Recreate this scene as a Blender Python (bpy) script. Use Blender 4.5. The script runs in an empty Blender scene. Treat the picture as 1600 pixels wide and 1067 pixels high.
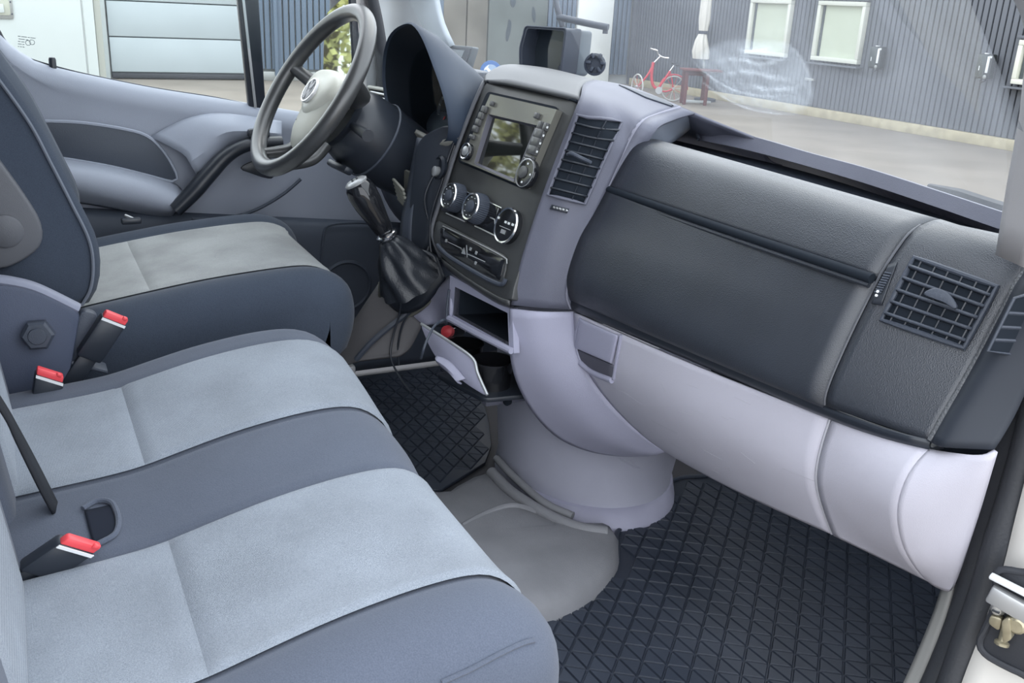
import bpy, bmesh, math, random
from mathutils import Vector, Matrix, Quaternion
random.seed(7)
SC = bpy.context.scene
COL = SC.collection

# ------------------------------------------------------------------ camera
F, W, H = 1487.0, 1600.0, 1067.0
PITCH, ROLL, HEAD = math.radians(19.6), math.radians(3.0), math.radians(27.8)
CAM = Vector((1.45, -0.05, 0.95))
_fh = Vector((-math.cos(HEAD), math.sin(HEAD), 0)); _rt = Vector((math.sin(HEAD), math.cos(HEAD), 0))
FZ = _fh * math.cos(PITCH) + Vector((0, 0, -math.sin(PITCH)))
_up = _rt.cross(FZ)
IX = _rt * math.cos(ROLL) + _up * math.sin(ROLL)
IU = _up * math.cos(ROLL) - _rt * math.sin(ROLL)
cd = bpy.data.cameras.new('camera'); cd.sensor_width = 36.0; cd.lens = 36.0 * F / W
cd.clip_start = 0.02; cd.clip_end = 300
co = bpy.data.objects.new('camera', cd); COL.objects.link(co)
co.matrix_world = Matrix(((IX.x, IU.x, -FZ.x, CAM.x), (IX.y, IU.y, -FZ.y, CAM.y), (IX.z, IU.z, -FZ.z, CAM.z), (0, 0, 0, 1)))
SC.camera = co

# ------------------------------------------------------------------ light
SC.view_settings.view_transform = 'Standard'; SC.view_settings.look = 'None'
SC.view_settings.gamma = 1.0; SC.view_settings.use_curve_mapping = False
SC.view_settings.exposure = 1.12
SC.cycles.use_denoising = True
SC.cycles.max_bounces = 10; SC.cycles.diffuse_bounces = 6; SC.cycles.transparent_max_bounces = 16
SC.cycles.sample_clamp_indirect = 6.0
wd = bpy.data.worlds.new('overcast_sky'); SC.world = wd; wd.use_nodes = True
_n = wd.node_tree.nodes; _n.clear()
_o = _n.new('ShaderNodeOutputWorld'); _b = _n.new('ShaderNodeBackground')
_b.inputs[0].default_value = (0.895, 0.94, 1.0, 1); _b.inputs[1].default_value = 1.5
wd.node_tree.links.new(_b.outputs[0], _o.inputs[0])
sd = bpy.data.lights.new('sun', 'SUN'); sd.energy = 0.45; sd.angle = math.radians(50); sd.color = (1.0, 0.95, 0.86)
so = bpy.data.objects.new('sun', sd); COL.objects.link(so)
so.rotation_euler = Vector((0.40, -0.50, -0.77)).to_track_quat('-Z', 'Y').to_euler()

# ------------------------------------------------------------------ pixel -> place helpers
def ray(px, py): return IX * ((px - W / 2) / F) - IU * ((py - H / 2) / F) + FZ
def at(px, py, ax, v):
    d = ray(px, py); i = 'XYZ'.index(ax)
    return CAM + d * ((v - CAM[i]) / d[i])
def onp(px, py, p0, n):
    d = ray(px, py); return CAM + d * ((p0 - CAM).dot(n) / d.dot(n))

# ------------------------------------------------------------------ materials
MATS = {}
def mat(name, col, rough=0.6, spec=0.35, bump=0.0, bscale=400.0, var=0.0, vscale=30.0, metal=0.0, coat=0.0, kind='noise', sheen=0.0, stretch=None):
    if name in MATS: return MATS[name]
    m = bpy.data.materials.new(name); m.use_nodes = True
    nt = m.node_tree; b = nt.nodes['Principled BSDF']
    b.inputs['Base Color'].default_value = (*col, 1); b.inputs['Roughness'].default_value = rough
    b.inputs['Specular IOR Level'].default_value = spec; b.inputs['Metallic'].default_value = metal
    b.inputs['Coat Weight'].default_value = coat
    if sheen: b.inputs['Sheen Weight'].default_value = sheen
    tc = nt.nodes.new('ShaderNodeTexCoord')
    src = tc.outputs['Object']
    if stretch:
        mp = nt.nodes.new('ShaderNodeMapping'); mp.inputs['Scale'].default_value = stretch
        nt.links.new(src, mp.inputs[0]); src = mp.outputs[0]
    if var:
        nz = nt.nodes.new('ShaderNodeTexNoise'); nz.inputs['Scale'].default_value = vscale; nz.inputs['Detail'].default_value = 5
        nt.links.new(src, nz.inputs['Vector'])
        rp = nt.nodes.new('ShaderNodeValToRGB')
        rp.color_ramp.elements[0].position = 0.3; rp.color_ramp.elements[1].position = 0.7
        rp.color_ramp.elements[0].color = (*[max(0, c * (1 - var)) for c in col], 1)
        rp.color_ramp.elements[1].color = (*[min(1, c * (1 + var)) for c in col], 1)
        nt.links.new(nz.outputs['Fac'], rp.inputs[0]); nt.links.new(rp.outputs[0], b.inputs['Base Color'])
    if bump:
        if kind == 'voronoi':
            t = nt.nodes.new('ShaderNodeTexVoronoi'); t.inputs['Scale'].default_value = bscale; out = t.outputs['Distance']
        elif kind == 'weave':
            t1 = nt.nodes.new('ShaderNodeTexWave'); t1.inputs['Scale'].default_value = bscale; t1.bands_direction = 'X'
            t2 = nt.nodes.new('ShaderNodeTexWave'); t2.inputs['Scale'].default_value = bscale; t2.bands_direction = 'Y'
            for t in (t1, t2): nt.links.new(src, t.inputs['Vector'])
            mm = nt.nodes.new('ShaderNodeMath'); mm.operation = 'MULTIPLY'
            nt.links.new(t1.outputs['Fac'], mm.inputs[0]); nt.links.new(t2.outputs['Fac'], mm.inputs[1]); out = mm.outputs[0]; t = None
        else:
            t = nt.nodes.new('ShaderNodeTexNoise'); t.inputs['Scale'].default_value = bscale; t.inputs['Detail'].default_value = 3; out = t.outputs['Fac']
        if t is not None: nt.links.new(src, t.inputs['Vector'])
        bp = nt.nodes.new('ShaderNodeBump'); bp.inputs['Strength'].default_value = bump; bp.inputs['Distance'].default_value = 0.002
        nt.links.new(out, bp.inputs['Height']); nt.links.new(bp.outputs[0], b.inputs['Normal'])
    MATS[name] = m; return m

def weave_mat(name, ca, cb, rough=0.95, scale=320.0, cloud=0.12, wave=True):
    """two-tone woven cloth: thread pattern in colour and relief, with soft wear clouds"""
    m = mat(name, ca, rough, 0.15, sheen=0.12)
    nt = m.node_tree; b = nt.nodes['Principled BSDF']
    tc = nt.nodes.new('ShaderNodeTexCoord')
    w1 = nt.nodes.new('ShaderNodeTexWave'); w1.inputs['Scale'].default_value = scale; w1.bands_direction = 'X'; w1.inputs['Distortion'].default_value = 1.5
    w2 = nt.nodes.new('ShaderNodeTexWave'); w2.inputs['Scale'].default_value = scale; w2.bands_direction = 'Y'; w2.inputs['Distortion'].default_value = 1.5
    nz = nt.nodes.new('ShaderNodeTexNoise'); nz.inputs['Scale'].default_value = 9; nz.inputs['Detail'].default_value = 6
    fine = nt.nodes.new('ShaderNodeTexNoise'); fine.inputs['Scale'].default_value = 700; fine.inputs['Detail'].default_value = 1
    for t in (w1, w2, nz, fine): nt.links.new(tc.outputs['Object'], t.inputs['Vector'])
    mu = nt.nodes.new('ShaderNodeMath'); mu.operation = 'MULTIPLY'
    if wave: nt.links.new(w1.outputs['Fac'], mu.inputs[0]); nt.links.new(w2.outputs['Fac'], mu.inputs[1])
    else: mu.inputs[0].default_value = 0.5; mu.inputs[1].default_value = 0.5
    ad = nt.nodes.new('ShaderNodeMath'); ad.operation = 'ADD'
    nt.links.new(mu.outputs[0], ad.inputs[0]); nt.links.new(fine.outputs['Fac'], ad.inputs[1])
    rp = nt.nodes.new('ShaderNodeValToRGB'); rp.color_ramp.elements[0].color = (*ca, 1); rp.color_ramp.elements[1].color = (*cb, 1)
    rp.color_ramp.elements[0].position = 0.35; rp.color_ramp.elements[1].position = 1.1 if False else 1.0
    nt.links.new(ad.outputs[0], rp.inputs[0])
    mx = nt.nodes.new('ShaderNodeMix'); mx.data_type = 'RGBA'; mx.blend_type = 'MULTIPLY'; mx.inputs[0].default_value = 1
    r2 = nt.nodes.new('ShaderNodeValToRGB'); r2.color_ramp.elements[0].position = 0.35; r2.color_ramp.elements[1].position = 0.62
    g = 1 - cloud; r2.color_ramp.elements[0].color = (g, g, g, 1); r2.color_ramp.elements[1].color = (1, 1, 1, 1)
    nt.links.new(nz.outputs['Fac'], r2.inputs[0])
    nt.links.new(rp.outputs[0], mx.inputs[6]); nt.links.new(r2.outputs[0], mx.inputs[7]); nt.links.new(mx.outputs[2], b.inputs['Base Color'])
    bp = nt.nodes.new('ShaderNodeBump'); bp.inputs['Strength'].default_value = 0.35; bp.inputs['Distance'].default_value = 0.001
    nt.links.new(ad.outputs[0], bp.inputs['Height']); nt.links.new(bp.outputs[0], b.inputs['Normal'])
    return m

def glass_mat(name, tint=(0.9, 0.95, 0.95), refl=0.06, haze=0.0):
    """thin pane: see-through with a Fresnel-like mirror share (and a patchy pale veil)"""
    m = bpy.data.materials.new(name); m.use_nodes = True; nt = m.node_tree; nt.nodes.clear()
    o = nt.nodes.new('ShaderNodeOutputMaterial'); t = nt.nodes.new('ShaderNodeBsdfTransparent'); t.inputs[0].default_value = (*tint, 1)
    g = nt.nodes.new('ShaderNodeBsdfGlossy'); g.inputs['Roughness'].default_value = 0.02
    lw = nt.nodes.new('ShaderNodeLayerWeight'); lw.inputs[0].default_value = 0.12
    mul = nt.nodes.new('ShaderNodeMath'); mul.operation = 'MULTIPLY'; mul.inputs[1].default_value = refl * 8
    nt.links.new(lw.outputs['Fresnel'], mul.inputs[0])
    cl = nt.nodes.new('ShaderNodeMath'); cl.operation = 'MINIMUM'; cl.inputs[1].default_value = 0.5; nt.links.new(mul.outputs[0], cl.inputs[0])
    mx = nt.nodes.new('ShaderNodeMixShader'); nt.links.new(cl.outputs[0], mx.inputs[0])
    nt.links.new(t.outputs[0], mx.inputs[1]); nt.links.new(g.outputs[0], mx.inputs[2]); last = mx.outputs[0]
    if haze:
        d = nt.nodes.new('ShaderNodeBsdfTranslucent'); d.inputs[0].default_value = (0.8, 0.85, 0.9, 1)
        nz = nt.nodes.new('ShaderNodeTexNoise'); nz.inputs['Scale'].default_value = 3; nz.inputs['Detail'].default_value = 6
        tc = nt.nodes.new('ShaderNodeTexCoord'); nt.links.new(tc.outputs['Object'], nz.inputs['Vector'])
        mr = nt.nodes.new('ShaderNodeMapRange'); mr.inputs[1].default_value = 0.3; mr.inputs[2].default_value = 0.75; mr.inputs[3].default_value = haze * 0.5; mr.inputs[4].default_value = haze * 1.4
        nt.links.new(nz.outputs['Fac'], mr.inputs[0])
        m2 = nt.nodes.new('ShaderNodeMixShader'); nt.links.new(mr.outputs[0], m2.inputs[0])
        nt.links.new(last, m2.inputs[1]); nt.links.new(d.outputs[0], m2.inputs[2]); last = m2.outputs[0]
    nt.links.new(last, o.inputs[0]); MATS[name] = m; return m

# ------------------------------------------------------------------ object helpers
ORG = {}
def tag(o, label=None, cat=None, group=None, kind=None):
    if label: o['label'] = label
    if cat: o['category'] = cat
    if group: o['group'] = group
    if kind: o['kind'] = kind
    return o
def thing(name, loc, label=None, cat=None, group=None, kind=None):
    o = bpy.data.objects.new(name, None); COL.objects.link(o); o.location = loc; o.empty_display_size = 0.05
    ORG[o] = Vector(loc); return tag(o, label, cat, group, kind)
def obj(name, vs, fs, m, parent=None, smooth=True, origin=None, angle=40):
    vs = [Vector(v) for v in vs]
    if parent is not None: org = ORG[parent]
    elif origin is not None: org = Vector(origin)
    else:
        n = len(vs); org = Vector((sum(v.x for v in vs) / n, sum(v.y for v in vs) / n, min(v.z for v in vs)))
    me = bpy.data.meshes.new(name); me.from_pydata([v - org for v in vs], [], fs)
    bm = bmesh.new(); bm.from_mesh(me); bmesh.ops.remove_doubles(bm, verts=bm.verts, dist=1e-6)
    bmesh.ops.recalc_face_normals(bm, faces=bm.faces); bm.to_mesh(me); bm.free()
    if smooth:
        me.polygons.foreach_set('use_smooth', [True] * len(me.polygons))
        me.set_sharp_from_angle(angle=math.radians(angle))
    ms = m if isinstance(m, (list, tuple)) else [m]
    for q in ms: me.materials.append(q)
    o = bpy.data.objects.new(name, me); COL.objects.link(o)
    if parent is not None: o.parent = parent
    else: o.location = org
    ORG[o] = org; return o
def solid(o, th, off=0.0, bev=0.0):
    md = o.modifiers.new('thick', 'SOLIDIFY'); md.thickness = th; md.offset = off
    if bev:
        b = o.modifiers.new('bev', 'BEVEL'); b.width = bev; b.segments = 2; b.limit_method = 'ANGLE'; b.angle_limit = math.radians(50)
    return o
def crs(pts, n, closed=False):
    """Catmull-Rom through pts, n samples by arc length"""
    pts = [Vector(p) for p in pts]
    if len(pts) == 2: return [pts[0].lerp(pts[1], i / (n - 1)) for i in range(n)]
    k = len(pts); dense = []
    segs = k if closed else k - 1
    for i in range(segs):
        if closed: a, b, c, d = pts[(i - 1) % k], pts[i], pts[(i + 1) % k], pts[(i + 2) % k]
        else: a, b, c, d = pts[max(i - 1, 0)], pts[i], pts[i + 1], pts[min(i + 2, k - 1)]
        for j in range(12):
            t = j / 12; t2 = t * t; t3 = t2 * t
            dense.append(0.5 * ((2 * b) + (c - a) * t + (2 * a - 5 * b + 4 * c - d) * t2 + (3 * b - a - 3 * c + d) * t3))
    dense.append(pts[0].copy() if closed else pts[-1].copy())
    L = [0]
    for i in range(1, len(dense)): L.append(L[-1] + (dense[i] - dense[i - 1]).length)
    out = []; j = 0; m = n if closed else n - 1
    for i in range(n):
        s = L[-1] * i / m
        while j < len(L) - 2 and L[j + 1] < s: j += 1
        d = L[j + 1] - L[j]; out.append(dense[j].lerp(dense[j + 1], (s - L[j]) / d if d > 1e-9 else 0))
    return out
def lin(pts, n):
    pts = [Vector(p) for p in pts]; L = [0]
    for i in range(1, len(pts)): L.append(L[-1] + (pts[i] - pts[i - 1]).length)
    out = []; j = 0
    for i in range(n):
        s = L[-1] * i / (n - 1)
        while j < len(L) - 2 and L[j + 1] < s: j += 1
        d = L[j + 1] - L[j]; out.append(pts[j].lerp(pts[j + 1], (s - L[j]) / d if d > 1e-9 else 0))
    return out
def gridmesh(rows):
    nr, nc = len(rows), len(rows[0]); vs = [v for r in rows for v in r]
    fs = [(i * nc + j, i * nc + j + 1, (i + 1) * nc + j + 1, (i + 1) * nc + j) for i in range(nr - 1) for j in range(nc - 1)]
    return vs, fs
def loft(name, lines, m, parent=None, n=24, nv=None, th=0.0, off=0.0, cross='crs', smooth=True, angle=40, bev=0.0, **kw):
    """skin over polylines: each resampled to n points, nv samples across"""
    L = [crs(l, n) for l in lines]
    if nv:
        cols = [(crs if cross == 'crs' else lin)([l[j] for l in L], nv) for j in range(n)]
        rows = [[cols[j][i] for j in range(n)] for i in range(nv)]
    else: rows = L
    vs, fs = gridmesh(rows); o = obj(name, vs, fs, m, parent, smooth, angle=angle, **kw)
    if th: solid(o, th, off, bev)
    return o
def ringloft(name, rings, m, parent=None, caps=True, smooth=True, angle=40, **kw):
    k = len(rings[0]); vs = [v for r in rings for v in r]; fs = []
    for i in range(len(rings) - 1):
        for j in range(k):
            fs.append((i * k + j, i * k + (j + 1) % k, (i + 1) * k + (j + 1) % k, (i + 1) * k + j))
    if caps:
        fs.append(tuple(range(k))); fs.append(tuple((len(rings) - 1) * k + j for j in range(k)))
    return obj(name, vs, fs, m, parent, smooth, angle=angle, **kw)
def tube(name, pts, r, m, parent=None, seg=10, n=None, closed=False, caps=True, spline=True, flat=None, **kw):
    if n is None: n = max(6, len(pts) * 6)
    P = crs(pts, n, closed) if spline else [Vector(p) for p in pts]
    n = len(P); R = (lambda i: r) if not isinstance(r, (list, tuple)) else (lambda i: r[0] + 0 if len(r) == 1 else _lerp(r, i / max(1, n - 1)))
    rings = []; prev = None
    for i in range(n):
        a = P[(i - 1) % n] if closed else P[max(i - 1, 0)]; b = P[(i + 1) % n] if closed else P[min(i + 1, n - 1)]
        t = (b - a).normalized()
        if prev is None:
            ref = Vector((0, 0, 1)) if abs(t.z) < 0.9 else Vector((1, 0, 0)); u = t.cross(ref).normalized()
        else: u = (prev - t * prev.dot(t)).normalized()
        prev = u; w = t.cross(u); fl = flat if flat else 1.0
        rings.append([P[i] + (u * math.cos(2 * math.pi * k / seg) + w * (math.sin(2 * math.pi * k / seg) * fl)) * R(i) for k in range(seg)])
    if closed: rings.append(rings[0]); 
    return ringloft(name, rings, m, parent, caps=caps and not closed, **kw)
def _lerp(r, t):
    x = t * (len(r) - 1); i = min(int(x), len(r) - 2); return r[i] + (r[i + 1] - r[i]) * (x - i)
def frame(axis, ref=Vector((0, 0, 1))):
    w = Vector(axis).normalized(); u = ref.cross(w)
    if u.length < 1e-4: u = Vector((1, 0, 0)).cross(w)
    u.normalize(); return u, w.cross(u), w
def lathe(name, prof, c, axis, m, parent=None, seg=28, caps=True, **kw):
    u, v, w = frame(axis); c = Vector(c)
    rings = [[c + w * h + (u * math.cos(2 * math.pi * k / seg) + v * math.sin(2 * math.pi * k / seg)) * r for k in range(seg)] for r, h in prof]
    return ringloft(name, rings, m, parent, caps=caps, **kw)
def box(name, c, size, m, parent=None, bev=0.0, U=None, V=None, Wd=None, seg=2, **kw):
    """bevelled box with half axes along U, V, Wd"""
    U = Vector(U) if U is not None else Vector((1, 0, 0)); V = Vector(V) if V is not None else Vector((0, 1, 0)); Wd = Vector(Wd) if Wd is not None else U.cross(V)
    bm = bmesh.new(); bmesh.ops.create_cube(bm, size=1.0)
    for v in bm.verts: v.co = Vector((v.co.x * size[0], v.co.y * size[1], v.co.z * size[2]))
    if bev: bmesh.ops.bevel(bm, geom=bm.edges[:], offset=min(bev, min(size) * 0.49), segments=seg, affect='EDGES', profile=0.5)
    vs = [Vector(c) + U * v.co.x + V * v.co.y + Wd * v.co.z for v in bm.verts]; fs = [tuple(v.index for v in f.verts) for f in bm.faces]
    bm.free(); return obj(name, vs, fs, m, parent, True, **kw)
def prism(name, outline, depth, m, parent=None, bev=0.0, seg=2, smooth=True, **kw):
    """polygon outline (3-D, roughly planar) extruded by vector depth, edges rounded"""
    bm = bmesh.new(); vv = [bm.verts.new(Vector(p)) for p in outline]; f = bm.faces.new(vv)
    r = bmesh.ops.extrude_face_region(bm, geom=[f]); ev = [g for g in r['geom'] if isinstance(g, bmesh.types.BMVert)]
    bmesh.ops.translate(bm, verts=ev, vec=Vector(depth)); bmesh.ops.recalc_face_normals(bm, faces=bm.faces)
    if bev:
        es = [e for e in bm.edges if len(e.link_faces) == 2 and e.link_faces[0].normal.angle(e.link_faces[1].normal, 0) > math.radians(35)]
        bmesh.ops.bevel(bm, geom=es, offset=bev, segments=seg, affect='EDGES', profile=0.5, clamp_overlap=True)
    bm.verts.index_update(); vs = [v.co.copy() for v in bm.verts]; fs = [tuple(v.index for v in f.verts) for f in bm.faces]
    bm.free(); return obj(name, vs, fs, m, parent, smooth, **kw)
def rounded(pts, r, k=4):
    """round the corners of a closed 3-D polygon"""
    pts = [Vector(p) for p in pts]; n = len(pts); out = []
    for i in range(n):
        a, b, c = pts[i - 1], pts[i], pts[(i + 1) % n]
        d1 = min(r, (a - b).length * 0.45); d2 = min(r, (c - b).length * 0.45)
        p, q = b + (a - b).normalized() * d1, b + (c - b).normalized() * d2
        for j in range(k + 1):
            t = j / k; out.append(p * (1 - t) ** 2 + b * (2 * t * (1 - t)) + q * t * t)
    return out
def ngrid_hole(name, outer, inner, depth, m, parent=None, **kw):
    """flat ring between two outlines with equal counts, extruded by depth"""
    k = len(outer); d = Vector(depth); vs = [Vector(p) for p in outer] + [Vector(p) for p in inner] + [Vector(p) + d for p in outer] + [Vector(p) + d for p in inner]; fs = []
    for j in range(k):
        q = (j + 1) % k
        fs += [(j, q, k + q, k + j), (2 * k + j, 3 * k + j, 3 * k + q, 2 * k + q), (j, 2 * k + j, 2 * k + q, q), (k + j, k + q, 3 * k + q, 3 * k + j)]
    return obj(name, vs, fs, m, parent, True, **kw)
def text_mesh(name, s, p, U, V, size, m, parent, ext=0.0004):
    """small flat lettering lying in the plane U,V"""
    cu = bpy.data.curves.new(name, 'FONT'); cu.body = s; cu.size = size; cu.extrude = ext; cu.align_x = 'CENTER'; cu.align_y = 'CENTER'
    t = bpy.data.objects.new(name, cu); COL.objects.link(t)
    dg = bpy.context.evaluated_depsgraph_get(); me = bpy.data.meshes.new_from_object(t.evaluated_get(dg))
    bpy.data.objects.remove(t); U = Vector(U).normalized(); V = Vector(V).normalized(); N = U.cross(V)
    vs = [Vector(p) + U * v.co.x + V * v.co.y + N * v.co.z for v in me.vertices]; fs = [tuple(f.vertices) for f in me.polygons]
    bpy.data.meshes.remove(me); return obj(name, vs, fs, m, parent, False)
from mathutils.bvhtree import BVHTree
_BV = {}
def bvh(o):
    if o.name not in _BV:
        me = o.data; _BV[o.name] = BVHTree.FromPolygons([v.co + ORG[o] for v in me.vertices], [tuple(p.vertices) for p in me.polygons])
    return _BV[o.name]
def snap(px, py, objs, d=0.004):
    """point on the surface of objs seen at a pixel, lifted d along the surface normal"""
    r = ray(px, py).normalized(); best = None
    for o in objs:
        loc, nrm, i, dist = bvh(o).ray_cast(CAM, r)
        if loc is not None and (best is None or dist < best[2]): best = (loc, nrm if nrm.dot(r) < 0 else -nrm, dist)
    if best is None:
        m = None
        for o in objs:
            for k in range(60):
                loc, nrm, i, dist = bvh(o).find_nearest(CAM + r * (0.8 + k * 0.03))
                if m is None or dist < m[2]: m = (loc, nrm if nrm.dot(r) < 0 else -nrm, dist)
        best = m
    return best[0] + best[1] * d
def patch(name, quad, objs, d, m, parent, nx=8, ny=8, th=0.002):
    rows = []
    for i in range(ny + 1):
        v = i / ny; row = []
        for j in range(nx + 1):
            u = j / nx
            x = (quad[0][0] * (1 - u) + quad[1][0] * u) * (1 - v) + (quad[3][0] * (1 - u) + quad[2][0] * u) * v
            y = (quad[0][1] * (1 - u) + quad[1][1] * u) * (1 - v) + (quad[3][1] * (1 - u) + quad[2][1] * u) * v
            row.append(snap(x, y, objs, d))
        rows.append(row)
    vs, fs = gridmesh(rows); o = obj(name, vs, fs, m, parent, True)
    if th: solid(o, th)
    return o
def bi(quad, u, v):
    return ((quad[0][0] * (1 - u) + quad[1][0] * u) * (1 - v) + (quad[3][0] * (1 - u) + quad[2][0] * u) * v, (quad[0][1] * (1 - u) + quad[1][1] * u) * (1 - v) + (quad[3][1] * (1 - u) + quad[2][1] * u) * v)
def clone(o, parent=None, name=None):
    c = o.copy(); COL.objects.link(c); c.parent = parent; ORG[c] = ORG.get(o, Vector()); return c

# shared materials
M_LIGHT = mat('light_grey_plastic', (0.36, 0.36, 0.46), 0.5, 0.4, bump=0.25, bscale=900, var=0.04, vscale=6)
M_MID = mat('grey_plastic', (0.125, 0.130, 0.170), 0.5, 0.4, bump=0.25, bscale=900, var=0.05, vscale=6)
M_DARKPL = mat('charcoal_plastic', (0.050, 0.060, 0.082), 0.48, 0.45, bump=0.3, bscale=700, var=0.06, vscale=8)
M_BLACKG = mat('black_grained_plastic', (0.029, 0.034, 0.045), 0.34, 0.8, bump=0.22, bscale=750, var=0.08, vscale=20, kind='voronoi')
M_BLACK = mat('black_plastic', (0.022, 0.027, 0.037), 0.35, 0.5)
M_GLOSS = mat('gloss_black', (0.012, 0.013, 0.016), 0.08, 0.6)
M_VOID = mat('deep_black', (0.012, 0.017, 0.025), 0.8, 0.2)
M_RUBBER = mat('black_rubber', (0.035, 0.038, 0.046), 0.6, 0.4, bump=0.2, bscale=300)
M_CHROME = mat('chrome', (0.75, 0.76, 0.78), 0.15, 0.5, metal=1.0)
M_SILVER = mat('silver_plastic', (0.45, 0.46, 0.47), 0.3, 0.5, metal=0.5)
M_WHITE = mat('white_print', (0.75, 0.77, 0.78), 0.5)
M_RED = mat('red_button', (0.78, 0.075, 0.09), 0.4, 0.4)
M_FABD = weave_mat('dark_seat_cloth', (0.072, 0.086, 0.118), (0.104, 0.120, 0.160), cloud=0.08, wave=False)
M_FABL = weave_mat('light_seat_cloth', (0.175, 0.202, 0.246), (0.33, 0.367, 0.418), cloud=0.18)
M_SKY = M_CHROME
# ================================================================== OUTSIDE
GZ, FY, WX = -1.0, 14.9, -21.0
UP = Vector((0, 0, 1))
M_ASPH = mat('asphalt', (0.205, 0.182, 0.155), 0.9, 0.2, bump=0.3, bscale=60, var=0.14, vscale=0.9)
M_CLAD = mat('blue_grey_cladding', (0.110, 0.121, 0.140), 0.55, 0.3, var=0.06, vscale=0.8)
M_CLADL = mat('slate_blue_cladding', (0.125, 0.165, 0.22), 0.55, 0.3, var=0.06, vscale=0.8)
M_PLINTH = mat('cream_plinth', (0.40, 0.355, 0.24), 0.85, 0.2, var=0.16, vscale=6)
M_FRAMEW = mat('cream_window_frame', (0.60, 0.61, 0.54), 0.5, 0.4)
M_BLIND = mat('cream_blind', (0.66, 0.67, 0.58), 0.8, 0.2, var=0.04, vscale=2)
M_PLAST = mat('stained_tan_plaster', (0.165, 0.155, 0.135), 0.9, 0.15, var=0.32, vscale=0.8)
M_WPLAST = mat('white_plaster', (0.42, 0.44, 0.44), 0.9, 0.15, var=0.05, vscale=1.4)
M_GARAGE = mat('pale_blue_door_steel', (0.40, 0.45, 0.47), 0.5, 0.3, var=0.04, vscale=1.2)
M_WPAINT = mat('white_paint', (0.40, 0.44, 0.44), 0.4, 0.4, var=0.03, vscale=2)
M_GALV = mat('galvanised_steel', (0.30, 0.31, 0.30), 0.4, 0.5, metal=0.4)

# ground: a slab of tarmac
g = box('ground', (-8, 3, GZ - 0.1), (60, 60, 0.2), M_ASPH); tag(g, 'grey brown tarmac yard outside the windscreen', 'ground', kind='structure')

# --- the clad building ahead of the van
bl = thing('clad_building', (-10, FY, GZ), 'long blue grey building with ribbed cladding and cream framed windows', 'building')
box('wall_core', (-11.75, FY + 0.35, GZ + 1.55), (18.5, 0.5, 3.1), mat('cladding_backing', (0.03, 0.035, 0.042), 0.8), bl)
box('plinth', (-11.75, FY + 0.03, GZ + 0.09), (18.2, 0.14, 0.18), M_PLINTH, bl, bev=0.01)
pitch = 0.122
box('corner_post', (WX + 0.06, FY + 0.06, GZ + 1.55), (0.12, 0.16, 3.1), M_CLAD, bl, bev=0.01)
box('roof_edge', (-11.75, FY + 0.3, GZ + 3.15), (18.4, 0.8, 0.12), M_GALV, bl, bev=0.02)
b0 = box('cladding_board', (WX + 0.1, FY + 0.08, GZ + 1.64), (pitch - 0.026, 0.05, 2.91), M_CLAD, bl, bev=0.012)
nb = int((-3.0 - WX) / pitch)
for i in range(1, nb):
    c = clone(b0, bl); c.location = (i * pitch, 0, 0)
def pane_window(parent, px0, py0, px1, py1, dark_left=True):
    a = at(px0, py0, 'Y', FY); b = at(px1, py1, 'Y', FY)
    x0, x1, z0, z1 = a.x, b.x, b.z, a.z
    cx, cz, w, h = (x0 + x1) / 2, (z0 + z1) / 2, x1 - x0, z1 - z0
    wo = box('window', (cx, FY + 0.05, cz), (w - 0.1, 0.03, h - 0.1), M_BLIND, parent)
    t = 0.085
    for nm, c, s in (('frame_top', (cx, FY - 0.01, z1 - t / 2), (w, 0.12, t)), ('frame_bottom', (cx, FY - 0.01, z0 + t / 2), (w, 0.12, t)),
                     ('frame_side', (x0 + t / 2, FY - 0.01, cz), (t, 0.12, h - 2 * t)), ('frame_side', (x1 - t / 2, FY - 0.01, cz), (t, 0.12, h - 2 * t))):
        box(nm, c, s, M_FRAMEW, wo, bev=0.012)
    box('shadow_gap', (x0 + t + 0.03, FY + 0.03, cz), (0.05, 0.03, h - 2 * t), M_CLAD, wo)
    box('sill', (cx, FY - 0.06, z0 - 0.06), (w + 0.16, 0.18, 0.035), M_CLAD, wo, bev=0.008)
    box('lintel', (cx, FY - 0.03, z1 + 0.04), (w + 0.10, 0.1, 0.05), M_CLAD, wo, bev=0.008)
    obj('glass', [(x0 + t, FY - 0.0, z0 + t), (x1 - t, FY, z0 + t), (x1 - t, FY, z1 - t), (x0 + t, FY, z1 - t)], [(0, 1, 2, 3)], M_HGLASS, wo)
M_HGLASS = glass_mat('house_glass', (0.9, 0.93, 0.9), 0.05)
pane_window(bl, 1177, -2, 1228, 90)
pane_window(bl, 1283, 1, 1342, 101)
pane_window(bl, 1597, 62, 1668, 140)
# fascia shelf boards under the left window
box('service_rail', at(1265, 124, 'Y', FY - 0.1), (0.26, 0.05, 0.045), M_GALV, bl, bev=0.006)

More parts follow.
